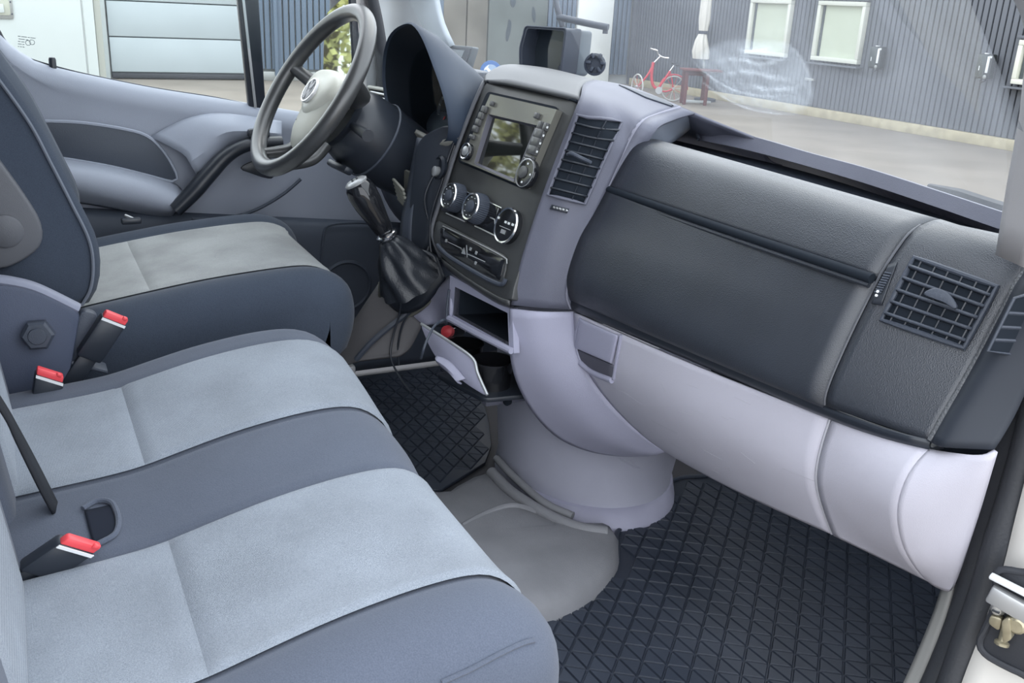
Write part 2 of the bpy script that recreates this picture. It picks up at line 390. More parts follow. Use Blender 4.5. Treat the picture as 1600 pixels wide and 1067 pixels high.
# wall chargers
M_CHB = mat('charger_dark_grey', (0.018, 0.022, 0.023), 0.4, 0.5)
def charger(px, py, label):
    c = at(px, py, 'Y', FY - 0.08); k = 0.275
    t = thing('wall_charger', (c.x, FY, c.z - k), label, 'charger', 'wall chargers on the clad building')
    box('housing', c, (0.27, 0.15, 0.41), M_CHB, t, bev=0.03, seg=3)
    box('cover', c + Vector((-0.035, -0.085, 0.01)), (0.175, 0.02, 0.36), mat('charger_cover', (0.045, 0.055, 0.055), 0.3, 0.5), t, bev=0.008)
    box('white_label', c + Vector((0.085, -0.085, 0.035)), (0.045, 0.02, 0.27), M_WHITE, t, bev=0.003)
    box('label_tab', c + Vector((0.115, -0.085, 0.16)), (0.045, 0.02, 0.035), M_WHITE, t, bev=0.003)
    box('status_light', c + Vector((-0.06, -0.098, -0.03)), (0.014, 0.008, 0.075), M_WHITE, t, bev=0.003)
    lathe('socket', [(0.03, 0), (0.034, 0.02), (0.02, 0.03)], c + Vector((0.07, -0.07, -0.165)), (0, -1, 0), M_GALV, t, seg=14)
    box('top_bracket', c + Vector((-0.02, -0.02, 0.21)), (0.05, 0.06, 0.02), M_WHITE, t, bev=0.004)
    tube('cable_loop', [c + Vector((-0.03, -0.02, -0.2)), c + Vector((-0.02, -0.05, -0.25)), c + Vector((0.04, -0.05, -0.245)), c + Vector((0.07, -0.02, -0.2))], 0.012, M_RUBBER, t, seg=8)
charger(1371, 90, 'dark wall charger right beside the cream framed window')
charger(1541, 104, 'dark wall charger nearest the right edge on ribbed cladding')

# --- the side building seen through the driver window
sb = thing('garage_building', (WX, 4, GZ), 'low building with pale sectional garage door and slate blue cladding', 'building')
def wy(px, py=80): return at(px, py, 'X', WX).y
box('wall_core', (WX - 0.4, (wy(-60) + FY) / 2 + 0.04, GZ + 1.7), (0.5, FY - wy(-60) + 0.10, 3.4), M_WPLAST, sb)
p2 = 0.14
y0, y1 = wy(404), wy(700)
b1 = box('cladding_board', (WX, y0 + p2 / 2, GZ + 1.8), (0.06, p2 - 0.03, 3.1), M_CLADL, sb, bev=0.014)
for i in range(1, int((y1 - y0) / p2)): c = clone(b1, sb); c.location = (0, i * p2, 0)
ya, yb = wy(852), wy(897)
for i in range(int((yb - ya) / p2)): c = clone(b1, sb); c.location = (0, ya - y0 + i * p2, 0)
yc = wy(953)
for i in range(int((FY - yc) / p2)): c = clone(b1, sb); c.location = (0, yc - y0 + i * p2, 0)
M_PLAST2 = mat('grey_green_plaster', (0.125, 0.142, 0.138), 0.9, 0.15, var=0.18, vscale=0.9)
for j, (pa, pb) in enumerate(((690, 727), (727, 760), (760, 852))):
    a, b = wy(pa) + 0.015, wy(pb) - 0.015
    o = box('plaster_panel', (WX - 0.06, (a + b) / 2, GZ + 1.7), (0.2, b - a, 3.35), M_PLAST if j < 2 else M_PLAST2, sb, bev=0.02)
    if j == 2: o['label'] = 'grey green plaster panel with dark stains'
for pts in (((795, 30), (799, 36), (797, 52), (792, 66), (790, 55), (793, 40)), ((800, -6), (806, 2), (802, 12), (797, 4)), ((833, 10), (837, 22), (835, 36), (831, 24))):
    prism('dark_stain', crs([at(*p, 'X', WX + 0.045) for p in pts], 20, True), (0.006, 0, 0), mat('stain_dark', (0.05, 0.065, 0.08), 0.9), sb)
box('white_panel', (WX - 0.05, (wy(898) + wy(952)) / 2, GZ + 1.7), (0.24, wy(952) - wy(898), 3.38), mat('bright_white_plaster', (0.80, 0.82, 0.80), 0.9, 0.1, var=0.04, vscale=1.2), sb, bev=0.02)
box('wall_downpipe', (WX + 0.1, wy(430), GZ + 1.7), (0.08, 0.09, 3.2), M_CLADL, sb, bev=0.03)
box('wall_foot', (WX + 0.02, (wy(404) + wy(600)) / 2, GZ + 0.1), (0.1, wy(600) - wy(404), 0.2), M_GALV, sb, bev=0.01)
# sectional garage door: stacked panels
ga, gb = wy(172), wy(402); hz = 0.72
gd = box('garage_door', (WX - 0.02, (ga + gb) / 2, GZ + 1.55), (0.06, gb - ga, 3.0), mat('door_back_steel', (0.1, 0.12, 0.13), 0.6), sb)
for i in range(4):
    box('door_section', (WX + 0.03, (ga + gb) / 2, GZ + 0.14 + hz * (i + 0.5)), (0.06, gb - ga, hz - 0.025), M_GARAGE, gd, bev=0.01)
box('bottom_seal', (WX + 0.03, (ga + gb) / 2, GZ + 0.075), (0.07, gb - ga, 0.11), M_RUBBER, gd, bev=0.02)
box('door_jamb', (WX + 0.05, wy(160), GZ + 1.6), (0.2, wy(170) - wy(152), 3.2), M_WPAINT, sb, bev=0.02)

# --- white metal door leaf with a recessed latch, nearer than the garage
WD = -14.0
a = at(-120, 60, 'X', WD).y; b = at(131, 60, 'X', WD).y; c_ = at(150, 60, 'X', WD).y
wd_ = thing('white_box_truck_door', (WD, (a + b) / 2, GZ), 'white metal door leaf with recessed paddle latch beside the pale garage', 'door')
M_DOORW = mat('door_white_enamel', (0.52, 0.56, 0.55), 0.35, 0.4, var=0.02, vscale=2)
box('leaf', (WD, (a + b) / 2, GZ + 1.55), (0.06, b - a, 3.0), M_DOORW, wd_, bev=0.012)
box('frame_post', (WD - 0.01, (b + c_) / 2 + 0.01, GZ + 1.55), (0.08, c_ - b - 0.02, 3.1), M_DOORW, wd_, bev=0.015)
box('frame_lip', (WD - 0.03, c_ + 0.05, GZ + 1.55), (0.05, 0.09, 3.1), mat('door_gap_cream', (0.36, 0.37, 0.33), 0.6), wd_, bev=0.012)
lp = [at(-16, -6, 'X', WD + 0.035), at(18, -6, 'X', WD + 0.035), at(22, 30, 'X', WD + 0.035), at(-16, 29, 'X', WD + 0.035)]
lt = prism('latch_plate', rounded(lp, 0.04), (0.02, 0, 0), M_GALV, wd_, bev=0.004)
lp2 = [at(-10, 0, 'X', WD + 0.055), at(14, 0, 'X', WD + 0.055), at(17, 24, 'X', WD + 0.055), at(-10, 23, 'X', WD + 0.055)]
prism('latch_recess', rounded(lp2, 0.03), (0.008, 0, 0), mat('latch_cream', (0.42, 0.43, 0.36), 0.5), lt, bev=0.002)
lp3 = [at(-8, 6, 'X', WD + 0.063), at(5, 6, 'X', WD + 0.063), at(7, 20, 'X', WD + 0.063), at(-8, 20, 'X', WD + 0.063)]
prism('paddle', rounded(lp3, 0.02), (0.02, 0, 0), M_DOORW, lt, bev=0.006)
for q in ((16, 3), (19, 22)): lathe('rivet', [(0.012, 0), (0.009, 0.006)], at(*q, 'X', WD + 0.06), (1, 0, 0), M_DARKPL, lt, seg=8)

# --- red bicycle leaning by the wall
P0 = at(1046, 158, 'Z', GZ); BN = _fh
def bk(px, py, d=0.0): return onp(px, py, P0, BN) - BN * d
M_BRED = mat('red_bike_paint', (0.50, 0.035, 0.055), 0.35, 0.5); M_TYRE = mat('pale_tyre', (0.42, 0.42, 0.40), 0.7)
bike = thing('bicycle', P0, 'red step through bicycle parked against the ribbed blue cladding', 'bicycle')
rw = bk(1052, 139); rr = (bk(1052, 158) - rw).length; fw_ = bk(996, 131)
for nm, c in (('rear_wheel', rw), ('front_wheel', fw_)):
    c = Vector((c.x, c.y, GZ + rr + 0.012)); wr_ = _rt if nm == 'rear_wheel' else (BN * 0.93 - _rt * 0.36)
    wo = tube(nm, [c + (wr_ * math.cos(t) + UP * math.sin(t)) * rr for t in [i * math.pi / 14 for i in range(28)]], 0.018, M_TYRE, bike, seg=8, closed=True, spline=False)
    for k in range(14):
        t = k * math.pi / 7; tube('spoke', [c, c + (wr_ * math.cos(t) + UP * math.sin(t)) * rr * 0.98], 0.0045, M_BRED if k % 2 else M_SILVER, wo, seg=4, spline=False)
    lathe('hub', [(0.03, -0.05), (0.03, 0.05)], c, wr_.cross(UP), M_SILVER, wo, seg=10)
tube('down_tube', [bk(1021, 97), bk(1019, 108), bk(1018, 122), bk(1021, 134), bk(1030, 141)], 0.034, M_BRED, bike, seg=8)
tube('seat_tube', [bk(1027, 140), bk(1042, 119), bk(1047, 111)], 0.028, M_BRED, bike, seg=8)
tube('seat_post', [bk(1045, 113), bk(1054, 101)], 0.018, M_CHROME, bike, seg=8)
tube('chain_stay', [bk(1028, 141), bk(1040, 143), bk(1052, 139)], 0.02, M_BRED, bike, seg=8)
tube('seat_stay', [bk(1047, 112), bk(1050, 125), bk(1052, 139)], 0.016, M_BRED, bike, seg=8)
tube('front_fork', [bk(1020, 103), bk(1012, 117), bk(1004, 127), bk(996, 136)], [0.026, 0.02], M_BRED, bike, seg=8)
tube('steerer', [bk(1022, 98), bk(1032, 88)], 0.016, M_CHROME, bike, seg=8)
tube('handlebar', [bk(1016, 75), bk(1020, 77), bk(1027, 79), bk(1028, 82), bk(1031, 87), bk(1038, 90), bk(1045, 91)], 0.018, M_CHROME, bike, seg=8)
tube('grip', [bk(1016, 74), bk(1022, 72)], 0.022, M_RUBBER, bike, seg=8)
prism('saddle', rounded([bk(1050, 96, 0.08), bk(1062, 101, 0.08), bk(1060, 104, 0.08), bk(1049, 100, 0.08)], 0.05), BN * 0.14, M_RUBBER, bike, bev=0.02)
tube('rear_mudguard', [Vector((rw.x, rw.y, GZ + rr)) + (_rt * math.cos(t) + UP * math.sin(t)) * (rr + 0.05) for t in [i * math.pi / 10 for i in range(0, 10)]], 0.018, M_BRED, bike, seg=6)
lathe('chainring', [(0.08, -0.01), (0.08, 0.01)], bk(1029, 141, 0.05), BN, M_SILVER, bike, seg=14)

# --- folded cream parasol
pc = at(1101, 158, 'Z', GZ); PX = Vector((pc.x, pc.y, 0))
M_CANV = mat('cream_canvas', (0.62, 0.60, 0.55), 0.9, 0.1, var=0.05, vscale=5)
par = thing('parasol', pc, 'closed cream parasol on a pole next to the red bicycle', 'parasol')
def pz(py, px=1100): return onp(px, py, pc, BN)
top, tie, bot = pz(-30), pz(52, 1098), pz(94, 1094)
tube('pole', [pz(158), pz(90), pz(-34)], 0.03, M_GALV, par, seg=10, n=6)
def pleats(c, r, amp, n=40, ph=0): return [c + (_rt * math.cos(2 * math.pi * k / n) + BN * math.sin(2 * math.pi * k / n)) * (r * (1 + amp * math.cos(2 * math.pi * k / n * 8 + ph))) for k in range(n)]
mpx = (pz(50, 1101) - pz(50, 1100)).length
ringloft('canopy', [pleats(pz(-30, 1105), 5 * mpx, 0.05), pleats(pz(0, 1104), 8 * mpx, 0.06), pleats(pz(30, 1101), 8.5 * mpx, 0.08), pleats(pz(48, 1099), 6.5 * mpx, 0.1)], M_CANV, par)
ringloft('canopy_skirt', [pleats(pz(53, 1098), 6 * mpx, 0.08), pleats(pz(63, 1096), 9 * mpx, 0.12), pleats(pz(80, 1095), 12 * mpx, 0.16), pleats(pz(92, 1095), 10 * mpx, 0.3), pleats(pz(88, 1095), 7 * mpx, 0.1)], M_CANV, par)
lathe('tie_strap', [(6.6 * mpx, -0.03), (6.8 * mpx, 0), (6.6 * mpx, 0.03)], pz(51, 1098.5), UP, M_DARKPL, par, seg=20)
lathe('foot', [(0.25, 0), (0.25, 0.06), (0.05, 0.09), (0.05, 0.2)], pc, UP, M_DARKPL, par, seg=20)

# --- dark red garden table behind the bicycle
M_TBL = mat('dark_red_stain', (0.11, 0.035, 0.035), 0.7, 0.2)
tb = at(1100, 165, 'Z', GZ); tbt = thing('garden_table', tb, 'dark red garden table under the closed parasol', 'table')
def tq(px, py): return onp(px, py, tb, BN)
for k in range(4): 
    c = (tq(1066, 108) + tq(1128, 112)) / 2 + BN * (0.14 * k - 0.1)
    box('table_slat', c, ((tq(1128, 112) - tq(1066, 112)).length, 0.11, 0.04), M_TBL, tbt, bev=0.008, U=_rt, V=BN)
for px in (1074, 1107):
    for d in (0, 0.42):
        a, b = tq(px, 112) + BN * d, tq(px, 165); b = Vector((a.x, a.y, GZ))
        box('table_leg', (a + b) / 2, (0.07, 0.07, (a - b).length), M_TBL, tbt, bev=0.008, U=_rt, V=BN)
box('apron', (tq(1074, 116) + tq(1107, 116)) / 2 + BN * 0.2, (0.6, 0.04, 0.09), M_TBL, tbt, U=_rt, V=BN, bev=0.004)
stn = at(1088, 163, 'Z', GZ); s_ = thing('planter_edge', stn, 'pale kerb stone lying under the garden table', 'kerb stone')
box('stone', stn + UP * 0.06, (0.55, 0.14, 0.12), M_WPLAST, s_, bev=0.02, U=_rt)

# --- round blue road sign on its post
sc_ = onp(767, 112, at(767, 150, 'X', -15), BN); SR = 0.0
sr = (onp(784, 112, sc_, BN) - sc_).length
sg = thing('road_sign', (sc_.x, sc_.y, GZ), 'round blue road sign with pale arrow behind the dashboard', 'sign')
M_SBLUE = mat('sign_blue', (0.04, 0.12, 0.33), 0.4, 0.4); M_SPALE = mat('sign_pale_blue', (0.25, 0.34, 0.48), 0.4)
u_ = _rt
lathe('disc', [(sr, 0), (sr, 0.03)], sc_, -BN, M_SBLUE, sg, seg=36)
lathe('inner_disc', [(sr * 0.66, 0.03), (sr * 0.66, 0.036)], sc_, -BN, M_SPALE, sg, seg=36)
ar = -BN * 0.045
def sq(a, b): return sc_ + _rt * (a * sr) + UP * (b * sr) + ar
prism('arrow', [sq(-0.55, 0.30), sq(-0.2, 0.62), sq(-0.28, 0.38), sq(0.42, -0.30), sq(0.28, -0.46), sq(-0.42, 0.2), sq(-0.66, 0.12)], BN * 0.006, M_WHITE, sg)
tube('sign_post', [sc_ + BN * 0.05 + UP * sr * 0.6, Vector((sc_.x, sc_.y, GZ)) + BN * 0.05], 0.03, M_GALV, sg, seg=10, n=4)

# --- leafy trees beyond the driver side (seen as reflections in the screen and the door mirror)
M_LEAF = mat('sunlit_leaf', (0.50, 0.50, 0.22), 0.6, 0.3, var=0.7, vscale=2.2); M_BARK = mat('bark', (0.10, 0.085, 0.06), 0.9)  # bright yellow puts sunlight into the leaf colour
def tree(x, y, h, r, label, n=9000, zc=0.58):
    t = thing('tree', (x, y, GZ), label, 'tree')
    tube('trunk', [(x, y, GZ), (x + 0.1, y, GZ + h * 0.4), (x, y + 0.1, GZ + h * 0.85)], [0.22, 0.16, 0.05], M_BARK, t, seg=8)
    vs, fs = [], []
    for i in range(n):
        d = Vector((random.gauss(0, 1), random.gauss(0, 1), random.gauss(0, 1))).normalized() * (random.random() ** 0.4)
        c = Vector((x + d.x * r, y + d.y * r, GZ + h * zc + d.z * h * min(0.45, zc))); s = random.uniform(0.05, 0.11)
        q = Quaternion((random.random(), random.random(), random.random()), random.uniform(0, 6.28)); a = q @ Vector((s, 0, 0)); b = q @ Vector((0, s * 0.55, 0))
        k = len(vs); vs += [c - a, c - b, c + a, c + b]; fs.append((k, k + 1, k + 2, k + 3))
    o = obj('foliage', vs, fs, M_LEAF, t, False); o['kind'] = 'stuff'
tree(-12.5, -8.6, 9.0, 3.0, 'leafy green tree mirrored in the radio screen')
tree(-5.2, -12.6, 8.0, 2.8, 'leafy green tree mirrored in the driver door mirror', zc=0.42)
# ================================================================== CAB SHELL
M_ROOF = mat('grey_headliner', (0.42, 0.42, 0.43), 0.9, 0.1)
M_FLOOR = mat('floor_vinyl', (0.06, 0.06, 0.068), 0.7, 0.3, bump=0.3, bscale=200)
M_BODYW = mat('white_body_paint', (0.72, 0.70, 0.66), 0.25, 0.5, var=0.05, vscale=14)
M_PILL = mat('light_pillar_trim', (0.40, 0.39, 0.40), 0.6, 0.3, bump=0.15, bscale=800)
M_PILLD = mat('blue_grey_pillar_trim', (0.38, 0.42, 0.46), 0.6, 0.3)
M_DOORT = mat('blue_grey_door_trim', (0.34, 0.37, 0.44), 0.55, 0.35, bump=0.2, bscale=800, var=0.04, vscale=5)
M_DOORD = mat('shaded_door_pocket', (0.060, 0.072, 0.095), 0.5, 0.4, bump=0.2, bscale=600)
M_DOORL = mat('slate_lower_door_trim', (0.070, 0.084, 0.112), 0.55, 0.35, bump=0.25, bscale=700, var=0.05, vscale=6)
fl = box('floor', (-0.06, 0.25, -0.04), (1.72, 2.05, 0.06), M_FLOOR); tag(fl, 'dark vinyl cab floor', 'floor', kind='structure')
ce = loft('ceiling', [[(-0.74, -0.8, 1.40), (0, -0.8, 1.46), (0.74, -0.8, 1.40)], [(-0.74, 0.0, 1.42), (0, 0.0, 1.48), (0.74, 0, 1.42)], [(-0.72, 0.36, 1.36), (0, 0.40, 1.43), (0.72, 0.36, 1.36)]], M_ROOF, None, n=16, nv=10, th=0.03)
tag(ce, 'pale grey roof lining of the cab', 'ceiling', kind='structure')
wr = box('wall_rear', (0, -0.83, 0.70), (1.80, 0.04, 1.5), M_ROOF, bev=0.01); tag(wr, 'grey bulkhead behind the seats', 'wall', kind='structure')
wf = box('wall_firewall', (0, 1.36, 0.25), (1.80, 0.04, 0.66), M_VOID, bev=0.01); tag(wf, 'dark firewall under the dashboard', 'wall', kind='structure')
for sx, nm in ((-1, 'left'), (1, 'right')):
    o = prism('trim_pillar_' + nm, [(sx * 0.86, -0.82, -0.05), (sx * 0.86, -0.42, -0.05), (sx * 0.86, -0.40, 0.72), (sx * 0.76, -0.36, 1.40), (sx * 0.76, -0.82, 1.40)], (sx * 0.07, 0, 0), M_PILL, bev=0.01)
    tag(o, 'grey door post behind the %s seat' % ('driver' if sx < 0 else 'passenger'), 'pillar', kind='structure')

for sx, nm in ((-1, 'left'), (1, 'right')):
    o = box('wall_kick_' + nm, (sx * 0.895, 1.165, 0.26), (0.03, 0.36, 0.68), M_DARKPL, bev=0.006); tag(o, 'charcoal kick panel at the %s front of the footwell' % ('driver side' if sx < 0 else 'passenger side'), 'panel', kind='structure')
# --- windscreen (thin curved pane) and its wiped smear
M_WS = glass_mat('windscreen_glass', (0.86, 0.89, 0.90), 0.018, haze=0.06)
wsb = [(-0.86, 0.98, 0.70), (-0.60, 1.18, 0.69), (0.0, 1.32, 0.63), (0.50, 1.27, 0.60), (0.86, 1.02, 0.60)]
wst = [(-0.70, 0.34, 1.36), (-0.45, 0.40, 1.40), (0, 0.43, 1.42), (0.45, 0.40, 1.40), (0.70, 0.34, 1.36)]
wsm = [tuple((Vector(a) + Vector(b)) / 2 + Vector((0, 0.05, 0.04))) for a, b in zip(wsb, wst)]
ws = thing('window_1', (0, 1.29, 0.735), 'windscreen with a wiped circular smear', 'windscreen', kind='structure')
loft('pane', [wsb, wsm, wst], M_WS, ws, n=24, nv=12)
def wsat(px, py):
    """point on the windscreen surface under a pixel (three-facet approximation of the pane)"""
    best = None
    for (a, b, c) in ((wsb[3], wsb[2], wsm[3]), (wsb[4], wsb[3], wsm[4])):
        a, b, c = Vector(a), Vector(b), Vector(c); n = (b - a).cross(c - a).normalized(); p = onp(px, py, a, n)
        if best is None or (p - CAM).length < (best - CAM).length: best = p
    return best - (best - CAM).normalized() * 0.012
def smear_mat(name, dens, col=(0.78, 0.85, 0.92)):
    m = bpy.data.materials.new(name); m.use_nodes = True; nt = m.node_tree; nt.nodes.clear()
    o = nt.nodes.new('ShaderNodeOutputMaterial'); t = nt.nodes.new('ShaderNodeBsdfTransparent'); d = nt.nodes.new('ShaderNodeBsdfTranslucent'); d.inputs[0].default_value = (*col, 1)
    d2 = nt.nodes.new('ShaderNodeBsdfDiffuse'); d2.inputs[0].default_value = (*col, 1); ad = nt.nodes.new('ShaderNodeMixShader'); ad.inputs[0].default_value = 0.4
    nt.links.new(d.outputs[0], ad.inputs[1]); nt.links.new(d2.outputs[0], ad.inputs[2])
    tc = nt.nodes.new('ShaderNodeTexCoord'); nz = nt.nodes.new('ShaderNodeTexNoise'); nz.inputs['Scale'].default_value = 26; nz.inputs['Detail'].default_value = 8; nz.inputs['Roughness'].default_value = 0.7
    nt.links.new(tc.outputs['Object'], nz.inputs['Vector'])
    mr = nt.nodes.new('ShaderNodeMapRange'); mr.inputs[1].default_value = 0.3; mr.inputs[2].default_value = 0.7; mr.inputs[3].default_value = dens * 0.25; mr.inputs[4].default_value = dens
    at_ = nt.nodes.new('ShaderNodeAttribute'); at_.attribute_name = 'fade'
    mu = nt.nodes.new('ShaderNodeMath'); mu.operation = 'MULTIPLY'
    nt.links.new(nz.outputs['Fac'], mr.inputs[0]); nt.links.new(mr.outputs[0], mu.inputs[0]); nt.links.new(at_.outputs['Fac'], mu.inputs[1])
    mx = nt.nodes.new('ShaderNodeMixShader'); nt.links.new(mu.outputs[0], mx.inputs[0]); nt.links.new(t.outputs[0], mx.inputs[1]); nt.links.new(ad.outputs[0], mx.inputs[2])
    nt.links.new(mx.outputs[0], o.inputs[0]); return m
M_SMEAR = smear_mat('dried_wipe_film', 0.34); M_STREAK = smear_mat('dried_wipe_streak', 0.42, (0.85, 0.9, 0.95))
# film: a swirl-shaped patch, denser towards its wiped rim
rim = [(1085, 88), (1130, 62), (1190, 60), (1232, 66), (1258, 92), (1273, 130), (1270, 165), (1235, 178), (1180, 172), (1130, 152), (1100, 122)]
cen = (1190, 122); rings = []
rimc = crs([Vector((x, y, 0)) for x, y in rim], 44, True)
vs, fs, fade = [], [], []
for i, s in enumerate((0.0, 0.35, 0.65, 0.88, 1.0)):
    for p in rimc:
        vs.append(wsat(cen[0] + (p.x - cen[0]) * s, cen[1] + (p.y - cen[1]) * s)); fade.append((0.75, 0.8, 0.9, 0.75, 0.0)[i])
for i in range(4):
    for j in range(44): fs.append((i * 44 + j, i * 44 + (j + 1) % 44, (i + 1) * 44 + (j + 1) % 44, (i + 1) * 44 + j))
def faded(name, vs, fs, fade, m, parent):
    me = bpy.data.meshes.new(name); me.from_pydata([Vector(v) - ORG[parent] for v in vs], [], fs); me.materials.append(m)
    a_ = me.attributes.new('fade', 'FLOAT', 'POINT'); a_.data.foreach_set('value', fade)
    o = bpy.data.objects.new(name, me); COL.objects.link(o); o.parent = parent; ORG[o] = ORG[parent]; return o
faded('wiped_smear', vs, fs, fade, M_SMEAR, ws)['label'] = 'hazy wiped swirl of dried cleaner'
def streak(pts, wpx, k=22):
    P = crs([Vector((x, y, 0)) for x, y in pts], k); vs, fs, fd = [], [], []
    for i, p in enumerate(P):
        t = (P[min(i + 1, k - 1)] - P[max(i - 1, 0)]).normalized(); nrm = Vector((-t.y, t.x, 0)); e = min(i, k - 1 - i) / (k * 0.3); e = min(1, e)
        for s in (-1, 0, 1): q = p + nrm * (wpx * s); vs.append(wsat(q.x, q.y)); fd.append(e if s == 0 else 0.0)
    for i in range(k - 1):
        for s in range(2): fs.append((i * 3 + s, i * 3 + s + 1, (i + 1) * 3 + s + 1, (i + 1) * 3 + s))
    faded('wipe_streak', vs, fs, fd, M_STREAK, ws)
streak([(1068, 78), (1100, 112), (1140, 138), (1190, 150), (1240, 148)], 2.5)
streak([(1085, 118), (1120, 145), (1165, 168), (1220, 178), (1262, 175)], 3)
streak([(1112, 98), (1150, 92), (1190, 100), (1225, 90), (1240, 72)], 5)
streak([(1120, 118), (1165, 112), (1205, 120), (1250, 128)], 6)
streak([(1140, 80), (1180, 78), (1220, 76)], 6)
streak([(1150, 128), (1190, 138), (1235, 138), (1262, 125)], 5)
streak([(1228, 66), (1252, 92), (1266, 130), (1262, 168)], 3)

# --- driver door with its window
dr = thing('door_1', (-0.9, 0.4, -0.02), 'blue grey driver door trim with dark pocket', 'door', kind='structure')
beltp = [(-60, 25), (-25, 40), (0, 55), (25, 82), (50, 96), (80, 106), (140, 120), (240, 140), (330, 154), (385, 164)]
belt = [at(px, py, 'X', -0.90) for px, py in beltp]
belt = [Vector((-0.90, belt[0].y - 0.25, belt[0].z + 0.25))] + belt + [Vector((-0.90, 0.60, 0.662)), Vector((-0.90, 0.95, 0.60))]
BZ = crs(belt, 60)
def bz(y):
    for a, b in zip(BZ, BZ[1:]):
        if a.y <= y <= b.y: return a.z + (b.z - a.z) * (y - a.y) / max(1e-6, b.y - a.y)
    return BZ[-1].z if y > BZ[-1].y else BZ[0].z
ys = [-0.38 + 1.36 * i / 40 for i in range(41)]
def dline(x, f): return [Vector((x, y, f(y))) for y in ys]
loft('upper_trim', [dline(-0.915, bz), dline(-0.890, lambda y: bz(y) + 0.004), dline(-0.868, lambda y: bz(y) - 0.008), dline(-0.858, lambda y: bz(y) - 0.03), dline(-0.862, lambda y: min(bz(y) - 0.07, 0.70 - 0.08 * y)), dline(-0.866, lambda y: 0.60 - 0.15 * max(0, y)), dline(-0.868, lambda y: 0.30)], M_DOORT, dr, n=60, nv=30, th=0.004)
loft('lower_trim', [dline(-0.850, lambda y: 0.475 - 0.10 * y), dline(-0.832, lambda y: 0.455 - 0.10 * y), dline(-0.828, lambda y: 0.36), dline(-0.826, lambda y: 0.20), dline(-0.84, lambda y: 0.0)], M_DOORL, dr, n=40, nv=20, th=0.006)
def dp(px, py, x=-0.86): return at(px, py, 'X', x)
pk = [(40, 189), (60, 189), (130, 192), (200, 203), (232, 214), (255, 236), (270, 260), (277, 278), (268, 283), (225, 272), (170, 259), (92, 246), (70, 246)]
prism('pocket_shade_patch', crs([dp(*p, -0.852) for p in pk], 44, True), (0.006, 0, 0), M_DOORD, dr, bev=0.002)  # proud dark patch; its colour stands for the shaded hollow
tube('pocket_lip', [dp(*p, -0.848) for p in pk], 0.004, M_DOORT, dr, seg=6, closed=True, n=50)
# arm rest swelling below the pocket
ar0 = [dp(x, y, -0.850) for x, y in ((40, 240), (92, 247), (170, 260), (225, 273), (268, 285), (283, 296))]
ar1 = [dp(x, y, -0.800) for x, y in ((40, 258), (92, 262), (170, 275), (225, 289), (262, 303), (282, 312))]
ar2 = [dp(x, y, -0.795) for x, y in ((40, 285), (100, 290), (170, 305), (225, 318), (255, 325), (275, 328))]
ar3 = [dp(x, y, -0.845) for x, y in ((40, 305), (115, 315), (170, 324), (220, 334), (250, 338), (268, 338))]
loft('arm_rest', [ar0, ar1, ar2, ar3], M_DOORT, dr, n=24, nv=16, th=0.004)
# diagonal grab handle, black
hp = [(274, 328), (300, 302), (330, 268), (352, 245), (374, 231), (400, 224), (440, 222)]
tube('grab_handle', [dp(x, y, -0.790) for x, y in hp], [0.021, 0.024, 0.022, 0.018, 0.018], M_BLACK, dr, seg=14, flat=0.8)
sw = [(250, 222), (300, 190), (350, 184), (400, 190), (440, 196), (440, 224), (395, 212), (360, 218), (330, 240)]
loft('handle_surround', [[dp(x, y, -0.852) for x, y in ((235, 214), (290, 186), (350, 178), (440, 190))], [dp(x, y, -0.815) for x, y in ((285, 240), (318, 208), (356, 193), (440, 204))], [dp(x, y, -0.80) for x, y in ((300, 262), (330, 232), (362, 210), (440, 214))], [dp(x, y, -0.850) for x, y in ((318, 290), (350, 258), (375, 236), (440, 226))]], M_DOORT, dr, n=16, nv=14, th=0.004)
box('mirror_switch', dp(404, 208, -0.79), (0.02, 0.05, 0.02), M_BLACK, dr, bev=0.006)
prism('handle_bezel', crs([dp(*p, -0.815) for p in ((375, 262), (392, 252), (425, 248), (425, 278), (385, 268))], 24, True), (0.008, 0, 0), M_BLACK, dr, bev=0.002)
tube('trim_parting_edge', [dp(x, y, -0.826) for x, y in ((300, 342), (345, 342), (395, 330), (440, 305), (470, 280))], 0.004, M_DOORL, dr, seg=6)
lathe('lock_pin', [(0.0075, -0.01), (0.0075, 0.02), (0.006, 0.024), (0.002, 0.025)], dp(83, 108, -0.885), (0, 0, 1), M_BLACK, dr, seg=12)
spk = dp(541, 446, -0.822)
lathe('speaker_ring', [(0.068, -0.006), (0.068, 0.004), (0.062, 0.007), (0.058, 0.004), (0.058, 0.001), (0.0, 0.003)], spk, (1, 0, 0), M_DOORL, dr, seg=36, caps=False)
tube('lower_panel_seam', [dp(x, y, -0.824) for x, y in ((492, 470), (500, 420), (505, 370), (515, 352), (560, 348), (592, 350))], 0.0035, M_DOORL, dr, seg=6)
